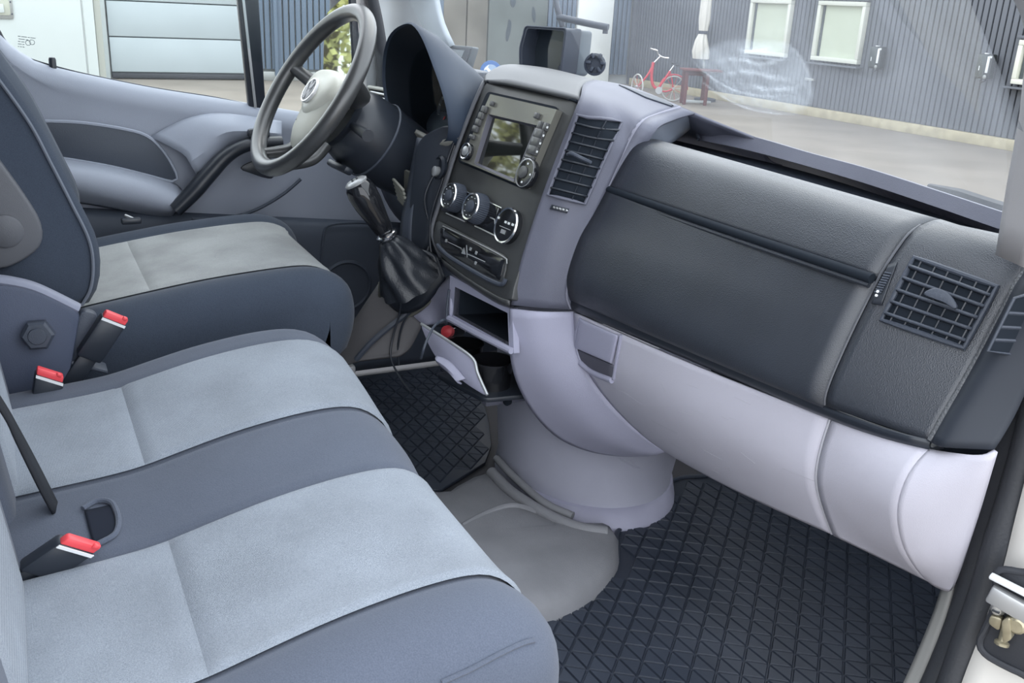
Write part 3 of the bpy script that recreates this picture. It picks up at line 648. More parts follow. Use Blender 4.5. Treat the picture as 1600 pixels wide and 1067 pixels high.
# window: glass, frame, divider post
M_SIDE = glass_mat('side_glass', (0.90, 0.95, 0.95), 0.03, haze=0.03)
gz0 = [Vector((-0.905, y, bz(y) - 0.01)) for y in ys]; gz1 = [Vector((-0.80, y * 0.9 - 0.06, 1.32 if y < 0.30 else 1.32 - (y - 0.30) * 0.85)) for y in ys]
loft('window_glass', [gz0, gz1], M_SIDE, dr, n=40)
tube('window_top_frame', [p for p in gz1 if p.y < 0.2][::4], 0.018, M_BLACK, dr, seg=10)
prism('divider_post', [dp(344, -230, -0.895), dp(386, -230, -0.895), dp(413, 169, -0.895), dp(386, 166, -0.895)], (0.02, 0, 0), M_BLACK, dr, bev=0.004)
prism('divider_strip', [dp(352, -230, -0.872), dp(356, -230, -0.872), dp(401, 168, -0.872), dp(397, 168, -0.872)], (0.003, 0, 0), M_SILVER, dr)
tube('window_channel', [dp(x, y, -0.893) for x, y in ((-30, 20), (-6, 42), (6, 62), (22, 80), (42, 91), (80, 103), (140, 118), (240, 138), (330, 152), (384, 163))], 0.0035, M_BLACK, dr, seg=6, n=60)
prism('rear_window_trim', crs([dp(*p, -0.885) for p in ((-40, 15), (-10, 50), (10, 70), (26, 82), (5, 86), (-40, 88))], 24, True), (0.012, 0, 0), mat('window_surround', (0.10, 0.12, 0.15), 0.6), dr, bev=0.003)
# the etched stamp on the pane
M_PRINTG = mat('grey_print', (0.12, 0.15, 0.17), 0.7)
for row, (px0, py, cuts) in enumerate(((28, 56, (4, 9, 3, 8)), (29, 60, (10, 4)), (28, 64, (4, 5)), (28, 68, (6, 3)), (28, 72, (2, 3, 3)))):
    x_ = px0
    for c in cuts:
        prism('glass_stamp_mark', [dp(x_, py + (x_ - 28) * 0.12, -0.884), dp(x_ + c, py + (x_ + c - 28) * 0.12, -0.884), dp(x_ + c, py + 1.0 + (x_ + c - 28) * 0.12, -0.884), dp(x_, py + 1.0 + (x_ - 28) * 0.12, -0.884)], (0.0005, 0, 0), M_PRINTG, dr); x_ += c + 1.2
for q in ((44, 67), (50, 66)): lathe('glass_stamp_mark', [(0.0045, 0), (0.0055, 0.0005), (0.0045, 0.001)], dp(*q, -0.884), (1, 0, 0), M_PRINTG, dr, seg=14, caps=False)

# --- driver A pillar and door frame
o = loft('trim_1', [[at(580, 115, 'Y', 0.92), at(586, 40, 'Y', 0.92), at(582, -40, 'Y', 0.89), Vector((-0.79, 0.62, 1.16)), Vector((-0.745, 0.36, 1.385))], [at(650, 95, 'Y', 0.93), at(640, 40, 'Y', 0.92), at(628, -40, 'Y', 0.89), Vector((-0.76, 0.60, 1.17)), Vector((-0.72, 0.36, 1.39))], [at(707, 72, 'Y', 0.97), at(690, 35, 'Y', 0.95), at(664, -40, 'Y', 0.91), Vector((-0.72, 0.62, 1.18)), Vector((-0.68, 0.38, 1.40))]], M_PILLD, None, n=30, nv=8, th=0.02)
tag(o, 'blue grey windscreen pillar beside the steering wheel', 'pillar', kind='structure')
o = prism('trim_2', [at(548, -170, 'X', -0.885), at(556, -170, 'X', -0.885), at(590, 40, 'X', -0.885), at(602, 140, 'X', -0.885), at(575, 165, 'X', -0.885), at(566, 60, 'X', -0.885)], (-0.03, 0, 0), M_PILL, bev=0.006)
tag(o, 'pale door frame strip beside the driver mirror', 'pillar', kind='structure')
o = tube('trim_3', [at(548, -160, 'X', -0.87), at(572, -40, 'X', -0.87), at(588, 30, 'X', -0.87), at(597, 90, 'X', -0.87), at(600, 150, 'X', -0.87)], 0.016, M_RUBBER, seg=10)
tag(o, 'black rubber door seal beside the driver pillar', 'seal', kind='structure')

# --- driver door mirror outside
mc = at(530, 60, 'X', -1.12); mr = thing('door_mirror', (mc.x, mc.y, 0.62), 'black door mirror outside the driver window', 'mirror')
mn = Vector((0.475, -0.877, 0.065)).normalized(); mu_, mv_, mw_ = frame(mn)
def mq(px, py, d=0.0): return onp(px, py, mc, mn) + mn * d
hs = [(505, -60), (560, -60), (560, 20), (562, 110), (540, 140), (503, 134), (502, 60), (514, 10)]
prism('housing', rounded([mq(*p) for p in hs], 0.03), -mn * 0.06, M_BLACK, mr, bev=0.012)
gl = [(512, 22), (546, -10), (552, 95), (546, 128), (507, 124), (509, 62)]
M_MIRR = mat('mirror_glass', (0.62, 0.66, 0.62), 0.02, 0.5, metal=1.0)
prism('mirror_glass', rounded([mq(*p, 0.002) for p in gl], 0.01), mn * 0.004, M_MIRR, mr)
tube('mirror_arm', [mq(540, 120, -0.03), at(560, 165, 'X', -1.0), at(572, 178, 'X', -0.91)], 0.022, M_BLACK, mr, seg=10)

# --- passenger side: A pillar foot, door aperture, seals, hinge face
o = loft('trim_4', [[at(1570, 398, 'Y', 0.90), at(1586, 300, 'Y', 0.89), at(1614, 130, 'Y', 0.86), at(1600, -10, 'Y', 0.80), Vector((0.75, 0.60, 1.20)), Vector((0.70, 0.36, 1.39))], [at(1615, 418, 'Y', 0.86), at(1640, 300, 'Y', 0.85), at(1660, 130, 'Y', 0.82), at(1665, -10, 'Y', 0.76), Vector((0.79, 0.58, 1.19)), Vector((0.745, 0.34, 1.385))]], M_PILL, None, n=24, nv=6, th=0.02)
tag(o, 'pale windscreen pillar foot at the right end of the dashboard', 'pillar', kind='structure')
M_SEAL = mat('black_door_seal', (0.040, 0.043, 0.050), 0.5, 0.45, bump=0.25, bscale=250)
o = loft('trim_5', [[at(x, y, 'X', 0.792) for x, y in ((1474, 918), (1460, 960), (1435, 1020), (1405, 1085), (1380, 1130))], [at(x, y, 'X', 0.812) for x, y in ((1492, 912), (1480, 960), (1458, 1020), (1430, 1085), (1405, 1130))]], mat('pale_sill_flange', (0.30, 0.30, 0.29), 0.6), None, n=16, nv=4, th=0.006)
tag(o, 'pale flange strip inside the passenger door opening', 'trim', kind='structure')
sl = thing('door_seal', (0.83, 0.88, 0.0), 'black ribbed rubber seal around the passenger door opening', 'seal')
tube('inner_lip', [at(x, y, 'X', 0.805) for x, y in ((1600, 520), (1575, 610), (1560, 690), (1545, 745), (1520, 840), (1497, 910), (1478, 985), (1450, 1055), (1425, 1110), (1400, 1160))], 0.008, M_SEAL, sl, seg=10, n=50)
tube('bulb', [at(x, y, 'X', 0.835) for x, y in ((1640, 470), (1612, 600), (1580, 720), (1553, 820), (1525, 920), (1500, 995), (1470, 1067), (1440, 1130))], 0.022, M_SEAL, sl, seg=14, n=50)
tube('outer_lip', [at(x, y, 'X', 0.86) for x, y in ((1650, 500), (1615, 660), (1588, 760), (1560, 850), (1537, 930), (1508, 1010), (1488, 1067), (1465, 1130))], 0.017, M_SEAL, sl, seg=12, n=50)
hl = [at(x, y, 'X', 0.875) for x, y in ((1645, 560), (1618, 690), (1588, 810), (1568, 890), (1537, 980), (1504, 1067), (1478, 1150))]
hr = [Vector((0.955, p.y + 0.035, p.z)) for p in hl]; hr2 = [Vector((0.975, p.y + 0.12, p.z)) for p in hl]
hf = thing('hinge_pillar', (0.92, 0.88, 0.1), 'white painted door pillar with the passenger door hinge', 'pillar', kind='structure')
loft('painted_face', [hl, hr, hr2], M_BODYW, hf, n=30, nv=10, th=0.01)
hn = Vector((0.35, -0.93, 0.05)).normalized(); hc = at(1570, 950, 'X', 0.90)
def hq(px, py, d=0.0): return onp(px, py, hc, hn) + hn * d
rec = crs([hq(*p, 0.004) for p in ((1540, 985), (1536, 1000), (1548, 1018), (1600, 1045), (1650, 1060), (1650, 900), (1600, 888), (1572, 884), (1560, 894), (1562, 930), (1552, 960))], 40, True)
prism('hinge_gasket', rec, hn * 0.006, M_RUBBER, hf, bev=0.002)
tube('gasket_rim', [p + hn * 0.008 for p in rec], 0.004, M_RUBBER, hf, seg=8, closed=True, n=60)
M_ZINC = mat('greased_zinc', (0.42, 0.38, 0.27), 0.3, 0.5, metal=0.6, var=0.3, vscale=40)
M_BOLT = mat('bolt_steel', (0.55, 0.55, 0.53), 0.3, metal=0.7)
box('hinge_plate', hq(1590, 935, 0.02), (0.05, 0.012, 0.022), M_SILVER, hf, bev=0.003, U=Vector((0.93, 0.35, -0.18)), V=hn)
box('check_bar', hq(1592, 906, 0.022), (0.05, 0.01, 0.006), M_WHITE, hf, bev=0.002, U=Vector((0.93, 0.35, -0.12)), V=hn)
lathe('hinge_bolt', [(0.008, 0), (0.008, 0.006), (0.005, 0.01), (0.0, 0.011)], hq(1566, 943, 0.012), hn, M_BOLT, hf, seg=14)
box('bolt_slot', hq(1566, 943, 0.024), (0.008, 0.003, 0.0015), M_BLACK, hf, U=Vector((0.93, 0.35, 0)), V=hn)
prism('hinge_knuckle', rounded([hq(1576, 955, 0.014), hq(1590, 950, 0.014), hq(1592, 985, 0.014), hq(1578, 990, 0.014)], 0.004), hn * 0.014, M_ZINC, hf, bev=0.003)
prism('hinge_leaf', rounded([hq(1556, 950, 0.012), hq(1575, 955, 0.012), hq(1570, 975, 0.012), hq(1553, 963, 0.012)], 0.004), hn * 0.01, M_ZINC, hf, bev=0.003)
lathe('hinge_pin', [(0.005, -0.014), (0.005, 0.006), (0.008, 0.008), (0.008, 0.011)], hq(1577, 982, 0.02), Vector((0.1, -0.2, -1)), M_ZINC, hf, seg=12)
lathe('check_roller', [(0.010, 0), (0.010, 0.012), (0.007, 0.015)], hq(1598, 965, 0.012), hn, M_ZINC, hf, seg=14)
# ================================================================== DASHBOARD
da = thing('dashboard', (0.3, 0.95, 0.0), 'two tone grey van dashboard with black glovebox lid and air vents', 'dashboard')
def X(px, py, x): return at(px, py, 'X', x)
def Y(px, py, y): return at(px, py, 'Y', y)
def sh(p, dx=0, dy=0, dz=0): return Vector((p.x + dx, p.y + dy, p.z + dz))
XL, XS, XE = 0.13, 0.66, 0.80
# upper pad (crest to crease), left station / seam station
padL = [X(1008, 221, XL), X(995, 226, XL), X(985, 236, XL), X(967, 266, XL), X(952, 295, XL)]
padL = [sh(padL[0], 0, 0.065, -0.10), sh(padL[0], 0, 0.06, -0.04), sh(padL[0], 0, 0.035, -0.004)] + padL
padS = [X(1440, 353, XS), X(1420, 368, XS), X(1402, 392, XS), X(1386, 416, XS), X(1374, 437, XS)]
padS = [sh(padS[0], 0, 0.065, -0.10), sh(padS[0], 0, 0.06, -0.04), sh(padS[0], 0, 0.035, 0.002)] + padS
padM = [(a + b) / 2 for a, b in zip(padL, padS)]
loft('upper_pad', [padL, padM, padS], M_BLACKG, da, n=30, nv=20, th=0.006, off=0)
lidL = [X(950, 299, XL), X(930, 337, XL), X(910, 372, XL), X(895, 412, XL), X(889, 440, XL), X(893, 466, XL)]
lidS = [X(1371, 442, XS), X(1352, 480, XS), X(1330, 525, XS), X(1302, 588, XS), X(1291, 620, XS), X(1290, 634, XS)]
lidM = [(a + b) / 2 + Vector((0, -0.003, 0)) for a, b in zip(lidL, lidS)]
lid = loft('glovebox_lid', [lidL, lidM, lidS], M_BLACKG, da, n=30, nv=20, th=0.012)
gr0, gr1 = X(950, 298, XL), X(1362, 438, XS)
tube('lid_groove', [sh(gr0, 0, 0.0, 0.002), sh((gr0 + gr1) / 2, 0, -0.002, 0.002), sh(gr1, 0, 0, 0.002)], 0.0065, M_VOID, da, seg=10)
tube('lid_edge', [sh(gr0, 0, -0.003, -0.006), sh((gr0 + gr1) / 2, 0, -0.0055, -0.006), sh(gr1, 0, -0.003, -0.006)], 0.0035, M_BLACKG, lid, seg=8)
# dark lip under the lid running the whole width
lp0 = [X(893, 466, XL), X(1290, 634, XS), X(1456, 688, XE)]; lp1 = [X(897, 484, XL), X(1296, 652, XS), X(1456, 702, XE)]
loft('lower_lip', [lp0, [sh((a + b) / 2, 0, -0.004, 0) for a, b in zip(lp0, lp1)], lp1, [sh(p, 0, 0.02, 0.0) for p in lp1]], M_BLACK, da, n=24, nv=10, th=0.005)
# end cap with the outer vent
endS = [sh(padS[1], 0.004, 0, 0), sh(padS[2], 0.004)] + [X(px + 3, py, XS + 0.004) for px, py in ((1440, 353), (1420, 368), (1402, 392), (1386, 416), (1374, 437), (1352, 480), (1330, 525), (1302, 588), (1291, 620), (1290, 634))]
E0 = [X(1612, 405, XE), X(1604, 425, XE), X(1590, 446, XE), X(1575, 476, XE), X(1558, 508, XE), X(1540, 542, XE), X(1520, 578, XE), X(1500, 613, XE), X(1478, 650, XE), X(1456, 690, XE)]
E0 = [sh(E0[0], 0, 0.07, 0.01), sh(E0[0], 0, 0.03, 0.012)] + E0
capm = [(a + b) / 2 for a, b in zip(crs(endS, 30), crs(E0, 30))]
ecap = loft('end_cap', [crs(endS, 30), capm, crs(E0, 30)], M_BLACKG, da, n=30, nv=14, th=0.006)
tube('end_cap_edge', E0[2:], 0.006, mat('pale_edge_plastic', (0.10, 0.105, 0.115), 0.4, 0.5, bump=0.5, bscale=400, kind='voronoi'), da, seg=10, n=40)  # corner strip paler than the cap
F0 = [sh(E0[0], 0.06, 0.06, 0)] + [X(px, py, 0.862) for px, py in ((1690, 380), (1665, 430), (1650, 480), (1632, 540), (1612, 590), (1595, 630), (1580, 660), (1562, 690), (1553, 703))]; Fm = [p.lerp(q, 0.25) + Vector((0.004, -0.012, 0)) for p, q in zip(crs(E0, 24), crs(F0, 24))]
loft('end_side', [E0, Fm, F0], mat('end_side_black', (0.020, 0.025, 0.036), 0.5, 0.4), da, n=30, nv=10, th=0.006)
seamc = [sh(p, 0.001, -0.004, 0.001) for p in endS[2:]]
tube('lid_seam', [sh(p, -0.003, 0.001, 0) for p in seamc], 0.0017, mat('seam_edge', (0.10, 0.105, 0.12), 0.4), da, seg=6, n=50)  # pale line paints the highlight along the joint
# tray behind the pad, windscreen ledge
trA = [sh(padL[0], -0.20, -0.02, 0.03), sh(padL[0], -0.06, -0.02, 0.03), sh(padM[0], 0, -0.02, 0.03), sh(padS[0], 0, -0.02, 0.03), sh(E0[0], 0.03, 0, -0.03)]
lgT = [Y(1094, 199, 1.10), Y(1171, 213, 1.11), Y(1265, 240, 1.11), Y(1357, 265, 1.10), Y(1475, 303, 1.08), Y(1566, 333, 1.06), Y(1610, 346, 1.05)]
lgB = [Y(1092, 218, 1.09), Y(1161, 232, 1.10), Y(1252, 256, 1.10), Y(1354, 286, 1.09), Y(1465, 323, 1.07), Y(1563, 357, 1.05), Y(1610, 370, 1.04)]
trB = [sh(lgB[0], -0.16, 0.03, -0.02)] + [sh(p, 0, 0.03, -0.02) for p in (lgB[0], lgB[2], lgB[4], lgB[6])]
loft('tray_floor', [trA, [sh((a + b) / 2, 0, 0, -0.03) for a, b in zip(trA, trB)], trB], M_DARKPL, da, n=24, nv=10, th=0.006)
lgW = [sh(p, 0, d_, -0.08) for p, d_ in zip(lgT, (0.17, 0.17, 0.15, 0.12, 0.09, 0.06, 0.04))]
loft('windscreen_ledge', [lgW, [sh(p, 0, 0.012, -0.002) for p in lgT], lgT, lgB, [sh(p, 0, 0.01, -0.003) for p in lgB], [sh(p, 0, 0.07, 0.0) for p in lgB]], M_MID, da, n=40, th=0.003)
tube('ledge_end', [lgT[0], sh((lgT[0] + lgB[0]) / 2, -0.006), lgB[0]], 0.004, M_DARKPL, da, seg=6)
# centre console: vent column right of the radio
LBp = [(925, 128, .95), (912, 141, .82)]
FT = [X(757, 128, -0.22), Y(780, 130, 0.742), Y(800, 133, 0.745), Y(860, 146, 0.757), X(905, 157, 0.08)]
RG = [Y(763, 119, 0.80), Y(788, 103, 0.89), Y(845, 107, 0.90), Y(900, 119, 0.92), Y(930, 127, 0.93)]
TPm = [sh((a + b) / 2, 0, -0.012 * k_, 0.010 * k_) for a, b, k_ in zip(FT, RG, (0.3, 0.8, 1, 1, 0.8))]
LB = [RG[-1], TPm[-1]] + [X(px, py, 0.08) for px, py in ((905, 158), (880, 220), (850, 300), (820, 390), (803, 455), (799, 476))]
MB_ = [Y(985, 138, 0.97), Y(965, 150, 0.88), Y(945, 175, 0.80)] + [X(px, py, 0.115) for px, py in ((924, 230), (890, 312), (862, 390), (848, 450), (846, 480))]
RB = [Y(1062, 168, 0.99), Y(1028, 178, 0.93), Y(1000, 192, 0.86)] + [X(px, py, XL) for px, py in ((978, 228), (950, 290), (928, 338), (902, 392), (888, 435), (884, 462), (890, 482))]
RB2 = [sh(p, 0.006, 0.03, -0.01) for p in RB]
vcol = loft('vent_column', [LB, MB_, RB], M_MID, da, n=40, nv=16, th=0.006)
loft('column_flank', [RB, RB2], M_MID, da, n=40, th=0.004)
tube('column_rim', RB, 0.003, mat('rim_grey', (0.26, 0.26, 0.32), 0.5), da, seg=8, n=50)  # paler tube paints the lit edge of the column
# top of the console: ridge towards the windscreen
FT = [X(757, 128, -0.22), Y(780, 130, 0.742), Y(800, 133, 0.745), Y(860, 146, 0.757), X(905, 157, 0.08)]
RG = [Y(763, 119, 0.80), Y(788, 103, 0.89), Y(845, 107, 0.90), Y(900, 119, 0.92), Y(930, 127, 0.93)]
TP = [FT, [sh((a + b) / 2, 0, -0.012 * k_, 0.010 * k_) for a, b, k_ in zip(FT, RG, (0.3, 0.8, 1, 1, 0.8))], RG]
ctop = loft('console_top', TP, mat('console_top_grey', (0.075, 0.078, 0.086), 0.42, 0.4, bump=0.15, bscale=800), da, n=24, nv=12, th=0.006)
RGa = RG + [Y(985, 138, 0.97), Y(1062, 168, 1.02), Y(1120, 192, 1.08), Y(1180, 216, 1.11)]
BKa = [Vector((p.x - 0.02, max(p.y + 0.08, 1.20 if p.x > -0.5 else 1.12), 0.69)) for i, p in enumerate(RGa)]
loft('dash_top_centre', [RGa, [(a * 0.45 + b * 0.55) + Vector((0, 0, -0.012)) for a, b in zip(RGa, BKa)], BKa], M_MID, da, n=40, nv=12, th=0.005)
# slot of the side demister on top
patch('demister_slot', [(966, 136), (1040, 160), (1056, 172), (1008, 156)], [o for o in da.children if o.name.startswith(('vent_column', 'dash_top_centre'))], 0.004, M_DARKPL, da)
# tray end wall, seen beside the pad
loft('tray_end', [[RB[0], RB[1], RB[2], RB[3]], [Y(1085, 194, 1.085), Y(1060, 215, 1.04), Y(1040, 228, 0.98), Y(1010, 238, 0.93)]], mat('tray_end_slate', (0.14, 0.155, 0.19), 0.5, 0.4), da, n=16, nv=8, th=0.004)
# console flank towards the driver
FL = [X(px, py, -0.22) for px, py in ((757, 128), (740, 166), (715, 232), (690, 312), (675, 364), (688, 402))]
FLb = [sh(p, -0.02, 0.012, 0) for p in FL]; FLc = [sh(p, -0.03, 0.14, 0) for p in FL]
loft('console_flank', [FL, FLb, FLc], mat('console_flank_grey', (0.13, 0.135, 0.15), 0.5, 0.4), da, n=24, nv=8, th=0.005)

# --- centre face plane
LT, LBt, RT = X(757, 128, -0.22), X(675, 365, -0.22), X(905, 158, 0.08)
PN = (RT - LT).cross(LBt - LT).normalized()
if PN.y > 0: PN = -PN
PU = (RT - LT).normalized(); PV = PN.cross(PU).normalized()
if PV.z < 0: PV = -PV
def fp(px, py, d=0.0): return onp(px, py, LT + PN * d, PN)
def fb(px, py, h): return fp(px, py, h) - PN * h
M_FACE = mat('satin_black_fascia', (0.050, 0.052, 0.053), 0.34, 0.7, bump=0.12, bscale=900)
face = prism('centre_fascia', crs([fp(*p) for p in ((762, 126), (800, 132), (860, 145), (903, 157), (880, 222), (850, 302), (822, 388), (802, 452), (797, 470), (775, 462), (730, 434), (692, 404), (680, 385), (676, 366), (690, 310), (715, 230), (740, 165))], 60, True), -PN * 0.05, M_FACE, da, bev=0.004)
tube('fascia_top_gap', [fp(*p, 0.001) for p in ((762, 127), (800, 133), (860, 146), (902, 158))], 0.003, M_VOID, da, seg=6)
loft('fascia_skirt', [[fp(*p, 0.0) for p in ((690, 403), (730, 433), (775, 461), (796, 470))], [fp(*p, -0.004) for p in ((694, 412), (732, 441), (775, 468), (796, 477))], [fp(*p, -0.03) for p in ((700, 420), (735, 448), (776, 474), (797, 481))]], M_FACE, da, n=16, nv=6, th=0.004)

# --- radio / navigation unit
rd = thing('car_radio', fp(790, 215), 'black navigation radio with a reflecting screen and two knobs', 'radio')
M_RAD = mat('radio_fascia', (0.14, 0.138, 0.122), 0.24, 0.9)  # warm grey stands for a reflected glow; the plastic itself is black
M_GAP = M_VOID
prism('radio_surround', rounded([fp(*p, 0.001) for p in ((763, 143), (874, 168), (821, 297), (716, 253))], 0.012), PN * 0.003, M_GAP, rd, bev=0.001)
scr_in = [fp(*p, 0.014) for p in ((763, 178), (839, 196), (803, 284), (741, 256))]
rad_out = [fp(*p, 0.014) for p in ((766, 147), (870, 171), (819, 292), (720, 251))]
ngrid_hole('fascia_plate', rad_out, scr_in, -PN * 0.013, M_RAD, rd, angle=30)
ngrid_hole('screen_recess', [p + PN * 0.0006 for p in scr_in], [fp(*p, 0.006) for p in ((770, 184), (836, 199), (803, 279), (747, 255))], -PN * 0.003, mat('screen_bezel', (0.10, 0.10, 0.125), 0.4, 0.5), rd)
M_SCREEN = mat('dark_glass_screen', (0.012, 0.014, 0.013), 0.03, 1.0, coat=1.0)
prism('screen', [fp(*p, 0.006) for p in ((769, 183), (837, 198), (804, 280), (746, 255))], -PN * 0.003, M_SCREEN, rd)
M_BTN = mat('button_grey', (0.075, 0.077, 0.080), 0.25, 0.6)
def btn(px, py, w, h, par=rd, m=M_BTN, d=0.014, nm='button'): return box(nm, fp(px, py, d + 0.003), (w, h, 0.007), m, par, bev=0.002, U=PU, V=PV)
for px, py in ((757, 171), (752, 181), (747.5, 191), (743, 201.5)): btn(px, py, 0.017, 0.013)
btn(738, 214, 0.017, 0.009)
btn(769, 162, 0.009, 0.009); btn(839, 181, 0.012, 0.010)
for px, py in ((845, 196), (853, 198.5)): btn(px, py, 0.012, 0.014)
for px, py in ((843, 209), (838, 222), (833, 234.5)): btn(px, py, 0.026, 0.017)
btn(828, 246, 0.026, 0.006); btn(826, 250, 0.026, 0.006)
for px, py in ((848, 212), (843, 224), (838, 237), (854, 199)): box('button_mark', fp(px + 1, py, 0.0215), (0.0035, 0.0035, 0.0012), M_WHITE, rd, U=PU, V=PV)
kn = lathe('volume_knob', [(0.016, 0.012), (0.016, 0.020), (0.0145, 0.022), (0.0125, 0.0215)], fb(727, 236, 0.022), PN, M_GLOSS, rd)
lathe('knob_ring', [(0.0145, 0.022), (0.0158, 0.023), (0.0145, 0.024), (0.0125, 0.023)], fb(727, 236, 0.022), PN, M_CHROME, kn, caps=False); lathe('knob_cap', [(0.010, 0.020), (0.009, 0.024), (0.005, 0.026), (0, 0.0265)], fb(727, 236, 0.022), PN, M_SILVER, kn)
k2 = lathe('rotary_dial', [(0.025, 0.012), (0.025, 0.019), (0.022, 0.022), (0.012, 0.0225)], fb(820, 270, 0.022), PN, M_GLOSS, rd)
lathe('dial_ring', [(0.0235, 0.0215), (0.025, 0.0225), (0.0235, 0.023)], fb(820, 270, 0.022), PN, M_SILVER, k2, caps=False)
lathe('dial_centre', [(0.011, 0.021), (0.0105, 0.025), (0.004, 0.026), (0, 0.026)], fb(818, 269, 0.022), PN, M_BTN, k2)
for dx, dy in ((0.016, 0), (0, 0.016), (0, -0.016)): box('dial_mark', fp(820, 270, 0.0235) + PU * dx + PV * dy, (0.0035, 0.0035, 0.001), M_WHITE, k2, U=PU, V=PV)

# --- heater controls
hc_ = thing('heater_controls', fp(740, 325), 'heater control strip with two ribbed rotary knobs and a round button', 'control panel')
prism('strip', rounded([fp(*p, 0.001) for p in ((700, 286), (784, 325), (776, 370), (690, 330))], 0.01), PN * 0.004, M_GLOSS, hc_, bev=0.001)
for a, b in (((716, 293), (736, 303)), ((754, 311), (784, 325))): tube('trim_line', [fp(*a, 0.006), fp(*b, 0.006)], 0.0011, M_CHROME, hc_, seg=6, spline=False)
for a, b in (((697, 333), (726, 346)), ((742, 353), (775, 369))): tube('trim_line', [fp(*a, 0.006), fp(*b, 0.006)], 0.0014, M_SILVER, hc_, seg=6, spline=False)
def ribbed(name, c, r0, r1, h0, h1, par, n=44):
    u, v, w = PU, PV, PN; rings = []
    for r, h in ((r0, h0), (r0 * 0.99, h0 + (h1 - h0) * 0.5), (r1, h1)):
        rings.append([c + w * h + (u * math.cos(2 * math.pi * k / (2 * n)) + v * math.sin(2 * math.pi * k / (2 * n))) * (r * (1.0 if k % 2 else 0.965)) for k in range(2 * n)])
    return ringloft(name, rings, M_DARKPL, par, angle=20)
def rot_knob(px, py, r):
    c = fb(px, py, 0.024); k = ribbed('rotary_knob', c, r, r * 0.9, 0.004, 0.026, hc_)
    lathe('knob_ring', [(r * 0.76, 0.026), (r * 0.9, 0.0265), (r * 0.86, 0.0285), (r * 0.76, 0.028)], c, PN, M_CHROME, k, caps=False)
    lathe('knob_face', [(r * 0.77, 0.0255), (r * 0.76, 0.0265), (0, 0.0265)], c, PN, M_BLACK, k)
    lathe('knob_cap', [(r * 0.40, 0.0262), (r * 0.38, 0.030), (r * 0.2, 0.0315), (0, 0.032)], c, PN, M_DARKPL, k)
    for t in range(8):
        a = math.radians(30 + t * 38); box('knob_tick', c + PN * 0.0272 + (PU * math.cos(a) + PV * math.sin(a)) * r * 0.6, (0.003, 0.0012, 0.0006), M_WHITE, k, U=PU, V=PV)
rot_knob(703, 306, 0.0275); rot_knob(737, 323, 0.0285)
rb_ = lathe('round_button', [(0.031, 0.0), (0.031, 0.010), (0.028, 0.013), (0, 0.0135)], fb(790, 352, 0.012), PN, M_GLOSS, hc_)
lathe('button_ring', [(0.030, 0.010), (0.0325, 0.011), (0.031, 0.0135), (0.0285, 0.013)], fb(790, 352, 0.012), PN, M_CHROME, rb_, caps=False)
for q in ((779, 340), (790, 347), (795, 349), (801, 351)): box('button_mark', fp(*q, 0.0142), (0.006, 0.004, 0.0008), M_WHITE, rb_, U=PU, V=PV)
box('button_print', fp(786, 362, 0.0142), (0.014, 0.007, 0.0008), M_SILVER, rb_, U=PU, V=PV)
box('button_gap', fp(789, 356, 0.0142), (0.034, 0.0012, 0.0008), M_SILVER, rb_, U=PU, V=PV)
for t in range(4): box('fan_mark', fp(721.5 + 0.4 * t - t * 0.6, 303 + t * 6.2, 0.006), (0.006, 0.004, 0.0006), M_WHITE, hc_, U=PU, V=PV)
tube('marker_line', [fp(766, 340, 0.006), fp(773, 343, 0.006), fp(774, 356, 0.006)], 0.0012, M_SILVER, hc_, seg=6, spline=False)
box('fan_mark', fp(759, 321, 0.006), (0.006, 0.004, 0.0006), M_WHITE, hc_, U=PU, V=PV)

# --- switch bank
sk = thing('switch_bank', fp(735, 405), 'gloss black switch bank with a hazard triangle below the heater controls', 'switch panel')
prism('bank_frame', crs([fp(*p, 0.001) for p in ((688, 346), (735, 370), (785, 396), (793, 404), (793, 418), (787, 441), (780, 446), (745, 430), (705, 405), (686, 386), (682, 372), (684, 352))], 40, True), PN * 0.004, M_FACE, sk, bev=0.0015)
prism('switch_face', crs([fp(*p, 0.005) for p in ((693, 355), (735, 376), (785, 403), (788, 410), (783, 434), (778, 437), (745, 421), (705, 397), (690, 382), (689, 362))], 40, True), PN * 0.002, M_GLOSS, sk, bev=0.001)
tube('chrome_edge', [fp(*p, 0.007) for p in ((692, 353), (735, 374), (788, 402), (792, 412))], 0.0012, M_SILVER, sk, seg=6)
tube('bottom_lip', [fp(*p, 0.006) for p in ((684, 383), (692, 392), (705, 403), (745, 427), (772, 441), (785, 444), (790, 436))], 0.0042, M_DARKPL, sk, seg=8, n=40)
tr_ = [fp(*p, 0.0075) for p in ((725, 387), (728, 398), (721, 396))]; prism('hazard_triangle', tr_, PN * 0.0006, M_SILVER, sk)
for a, b in (((698, 377), (721, 388)), ((731, 397), (758, 409)), ((729, 383), (730, 402))): tube('switch_gap', [fp(*a, 0.0072), fp(*b, 0.0072)], 0.0007, M_SILVER, sk, seg=5, spline=False)
for q in ((735, 389), (744, 395), (743, 411), (697, 376)): box('switch_icon', fp(*q, 0.0075), (0.007, 0.006, 0.0006), M_SILVER, sk, U=PU, V=PV, bev=0.001)

